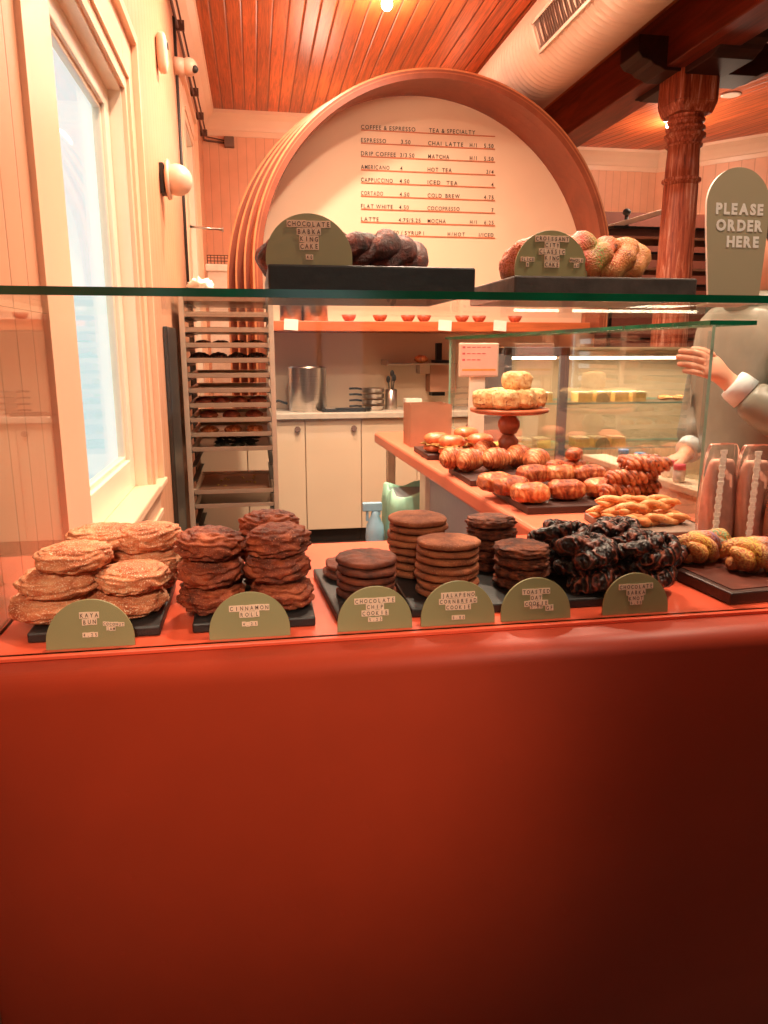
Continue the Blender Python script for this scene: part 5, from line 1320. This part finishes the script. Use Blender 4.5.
RR = {'pel': .085, 'waist': .085, 'chest': .095, 'neck': .055, 'head0': .075, 'head': .088, 'crown': .06, 'shN': .045, 'elN': .036, 'wrN': .026, 'haN': (.016, .032), 'shF': .045, 'elF': .036, 'wrF': .026, 'haF': (.016, .03),
      'hipN': .055, 'knN': .045, 'anN': .04, 'toN': .03, 'hipF': .055, 'knF': .045, 'anF': .04, 'toF': .03}
E_ = [('pel', 'waist'), ('waist', 'chest'), ('chest', 'neck'), ('neck', 'head0'), ('head0', 'head'), ('head', 'crown'), ('chest', 'shN'), ('shN', 'elN'), ('elN', 'wrN'), ('wrN', 'haN'), ('chest', 'shF'), ('shF', 'elF'), ('elF', 'wrF'), ('wrF', 'haF'),
      ('pel', 'hipN'), ('hipN', 'knN'), ('knN', 'anN'), ('anN', 'toN'), ('pel', 'hipF'), ('hipF', 'knF'), ('knF', 'anF'), ('anF', 'toF')]
# fingers as chains rooted in the palms
def fingers(tag_, base, dirv, side, upv, curl=.5):
    base, dirv, side, upv = Vector(base), Vector(dirv).normalized(), Vector(side).normalized(), Vector(upv).normalized()
    for i, (off, L) in enumerate(((-.024, .062), (-.008, .07), (.009, .066), (.024, .052))):
        p = base + side * off + dirv * .03; prev = None
        for j in range(4):
            nm = '%s_f%d_%d' % (tag_, i, j); a = curl * j * .55
            if j: p = p + (dirv * cos(a) - upv * sin(a)) * L / 3
            V[nm] = tuple(p); RR[nm] = .0095 - .0009 * j
            E_.append((tag_, nm) if prev is None else (prev, nm)); prev = nm
    p = base - side * .03 + dirv * .0; prev = None
    for j in range(3):
        nm = '%s_t_%d' % (tag_, j)
        if j: p = p + (dirv * .7 - side * (.5 - .3 * j) - upv * .3).normalized() * .03
        V[nm] = tuple(p); RR[nm] = .0115 - .0012 * j; E_.append((tag_, nm) if prev is None else (prev, nm)); prev = nm
fingers('haN', V['haN'], (-1, .15, .35), (0, -.2, -1), (0, -1, .1), .75)
fingers('haF', V['haF'], (-1, -.1, 0), (0, 1, -.1), (0, 0, 1), .6)
keys = list(V); ix = {k: i for i, k in enumerate(keys)}
skinned('body', [V[k] for k in keys], [(ix[a], ix[c]) for a, c in E_], [RR[k] for k in keys], 'skin', man, 0)
# face
b = B(); hc = V['head']
ell(b, (hc[0] - .098, hc[1], hc[2] - .012), (.016, .011, .02)); ell(b, (hc[0] - .086, hc[1], hc[2] - .052), (.010, .022, .006)); obj('face', b, 'skin', man, world=True)
for s in (-1, 1):
    b = B(); ell(b, (hc[0] - .082, hc[1] + s * .032, hc[2] + .012), (.008, .012, .008)); obj('eye', b, 'conduit_black', man, world=True)
    b = B(); ell(b, (hc[0] + .01, hc[1] + s * .092, hc[2] - .01), (.016, .008, .03)); obj('ear', b, 'skin', man, world=True)
b = B()
def hairf(u, v):
    d = Vector((sin(v) * cos(u), sin(v) * sin(u), cos(v))); k = 1 + .08 * noise.noise(d * 5) + .05 * noise.noise(d * 13)
    z = .105 * d.z * k if d.z > 0 else .085 * d.z * k
    fx_ = .112 * d.x * k; fx_ = fx_ if d.x > 0 or d.z > .35 else fx_ * .6
    return (hc[0] + .018 + fx_, hc[1] + .108 * d.y * k, hc[2] + .035 + z)
b.blob(40, 26, hairf); obj('hair', b, 'hair', man, world=True)
# jacket
J = [((1.46, 1.88, .88), .17), ((1.455, 1.88, 1.05), .155), ((1.435, 1.88, 1.25), .165), ((1.415, 1.87, 1.40), .09), ((1.42, 1.69, 1.375), .09), ((1.39, 1.655, 1.24), .078), ((1.35, 1.625, 1.12), .074), ((1.29, 1.68, 1.185), .06), ((1.262, 1.703, 1.213), .046),
     ((1.43, 2.07, 1.375), .085), ((1.425, 2.12, 1.12), .07), ((1.36, 2.07, 1.03), .05)]
skinned('jacket', [q for q, r in J], [(0, 1), (1, 2), (2, 3), (2, 4), (4, 5), (5, 6), (6, 7), (7, 8), (2, 9), (9, 10), (10, 11)], [r for q, r in J], 'jacket', man)
b = B(); b.tube([(1.268, 1.70, 1.208), (1.246, 1.714, 1.228), (1.238, 1.719, 1.235)], [.042, .04, .036], 20); obj('cuff', b, 'cuff', man, world=True)
b = B(); b.tube([(1.365, 2.066, 1.03), (1.34, 2.055, 1.015)], [.042, .038], 20); obj('cuff', b, 'cuff', man, world=True)
b = B(); b.tube([(1.415 + .075 * cos(a), 1.87 + .075 * sin(a), 1.44) for a in [2 * pi * i / 24 for i in range(24)]], .028, 12, closed=True); obj('collar', b, 'jacket', man, world=True)
T_ = [((1.46, 1.88, 1.0), .135), ((1.46, 1.88, .93), .14), ((1.455, 1.80, .82), .092), ((1.445, 1.78, .64), .082), ((1.44, 1.78, .46), .07), ((1.46, 1.78, .26), .062), ((1.47, 1.78, .11), .06),
      ((1.455, 1.965, .82), .092), ((1.455, 1.985, .64), .082), ((1.45, 1.99, .46), .07), ((1.47, 1.99, .26), .062), ((1.48, 1.99, .11), .06)]
skinned('trousers', [q for q, r in T_], [(0, 1), (1, 2), (2, 3), (3, 4), (4, 5), (5, 6), (1, 7), (7, 8), (8, 9), (9, 10), (10, 11)], [r for q, r in T_], 'trousers', man)
for y in (1.775, 1.99):
    b = B(); ell(b, (1.41, y, .045), (.14, .05, .045), e=.8); obj('shoe', b, 'shoe', man, world=True)
b = B(); b.box((1.105, 1.715, 1.235), (1.118, 1.79, 1.385)); o = obj('mobile_phone', b, 'conduit_black', origin=(1.11, 1.75, 1.235), bevel=.006) if False else None

man.location.x -= .06
# ================================================================== LIGHT
W = bpy.data.worlds.new('sky'); SC.world = W; W.use_nodes = True
bg = W.node_tree.nodes['Background']; bg.inputs[0].default_value = (.80, .95, .95, 1); bg.inputs[1].default_value = 1.5
def area(name, loc, rot, size, energy, col=(1, 1, 1), sy=None, portal=False):
    l = bpy.data.lights.new(name, 'AREA'); l.energy = energy; l.color = col; l.size = size
    if sy: l.shape = 'RECTANGLE'; l.size_y = sy
    o = bpy.data.objects.new(name, l); C.objects.link(o); o.location = loc; o.rotation_euler = rot
    if portal: l.cycles.is_portal = True
    return o
def point(name, loc, energy, col, r=.05):
    l = bpy.data.lights.new(name, 'POINT'); l.energy = energy; l.color = col; l.shadow_soft_size = r
    o = bpy.data.objects.new(name, l); C.objects.link(o); o.location = loc; return o
WARM = (1, .76, .55)
for nm, w in (('window_light', W0), ('window_light', W1), ('window_light', W2)):
    area(nm, (WX - .2, (w[0] + w[1]) / 2, (w[2] + w[3]) / 2), (0, -pi / 2, 0), w[3] - w[2], 0, sy=w[1] - w[0], portal=True)
area('window_light', (.525, -4.25, 1.5), (pi / 2, 0, 0), .85, 0, sy=2.0, portal=True)
point('bulb_light', (L1.x, L1.y, CZ - .2), 22, WARM, .04)
point('bulb_light', (L2.x, L2.y, CZ - .2), 26, WARM, .05)
def down(x, y, e, r=.16, col=WARM):
    o = area('ceiling_fill', (x, y, CZ - .02), (0, 0, 0), r, e, col); o.data.shape = 'DISK'; o.data.spread = radians(150); return o  # unseen ceiling fill added to brighten the room, no fixture modelled
for x, y, e in ((.35, 1.9, 60), (.8, 3.4, 100), (.3, 4.2, 60), (1.2, 6.2, 50), (1.2, 1.0, 50), (2.0, 2.2, 50), (4.2, 3.0, 60), (3.9, 6.2, 60), (2.4, -.6, 6)): down(x, y, e)
for x, y, e in ((.4, 5.4, 10), (.9, 4.2, 10), (4.2, 6.6, 16), (.6, 2.4, 8), (.6, 6.8, 16), (1.0, 3.6, 14)): point('point_fill', (x, y, CZ - .55), e, WARM, .15)  # unseen point fills added to lift the ceiling, back wall and duct

def spot(loc, aim, e, ang, blend=1.0, r=.12, col=WARM):
    l = bpy.data.lights.new('spot_fill', 'SPOT'); l.energy = e; l.color = col; l.spot_size = radians(ang); l.spot_blend = blend; l.shadow_soft_size = r
    o = bpy.data.objects.new('spot_fill', l); C.objects.link(o); o.location = loc
    o.rotation_euler = (Vector(aim) - Vector(loc)).to_track_quat('-Z', 'Y').to_euler(); return o
spot((.3, -1.6, 2.9), (.45, 1.15, 1.50), 75, 27); spot((-.2, -1.6, 2.6), (-.06, 1.0, .74), 420, 23); spot((2.6, -1.2, 2.4), (1.06, 1.0, .06), 80, 16)  # unseen fills added for the cards and the light patches on the counter front
SC.view_settings.view_transform = 'Standard'; SC.view_settings.look = 'None'; SC.view_settings.gamma = 1
SC.view_settings.use_curve_mapping = False; SC.view_settings.exposure = -0.28
SC.cycles.use_denoising = True
SC.cycles.max_bounces = 10; SC.cycles.transparent_max_bounces = 24; SC.cycles.glossy_bounces = 4; SC.cycles.diffuse_bounces = 5
SC.cycles.sample_clamp_indirect = 6; SC.cycles.caustics_reflective = False; SC.cycles.caustics_refractive = False
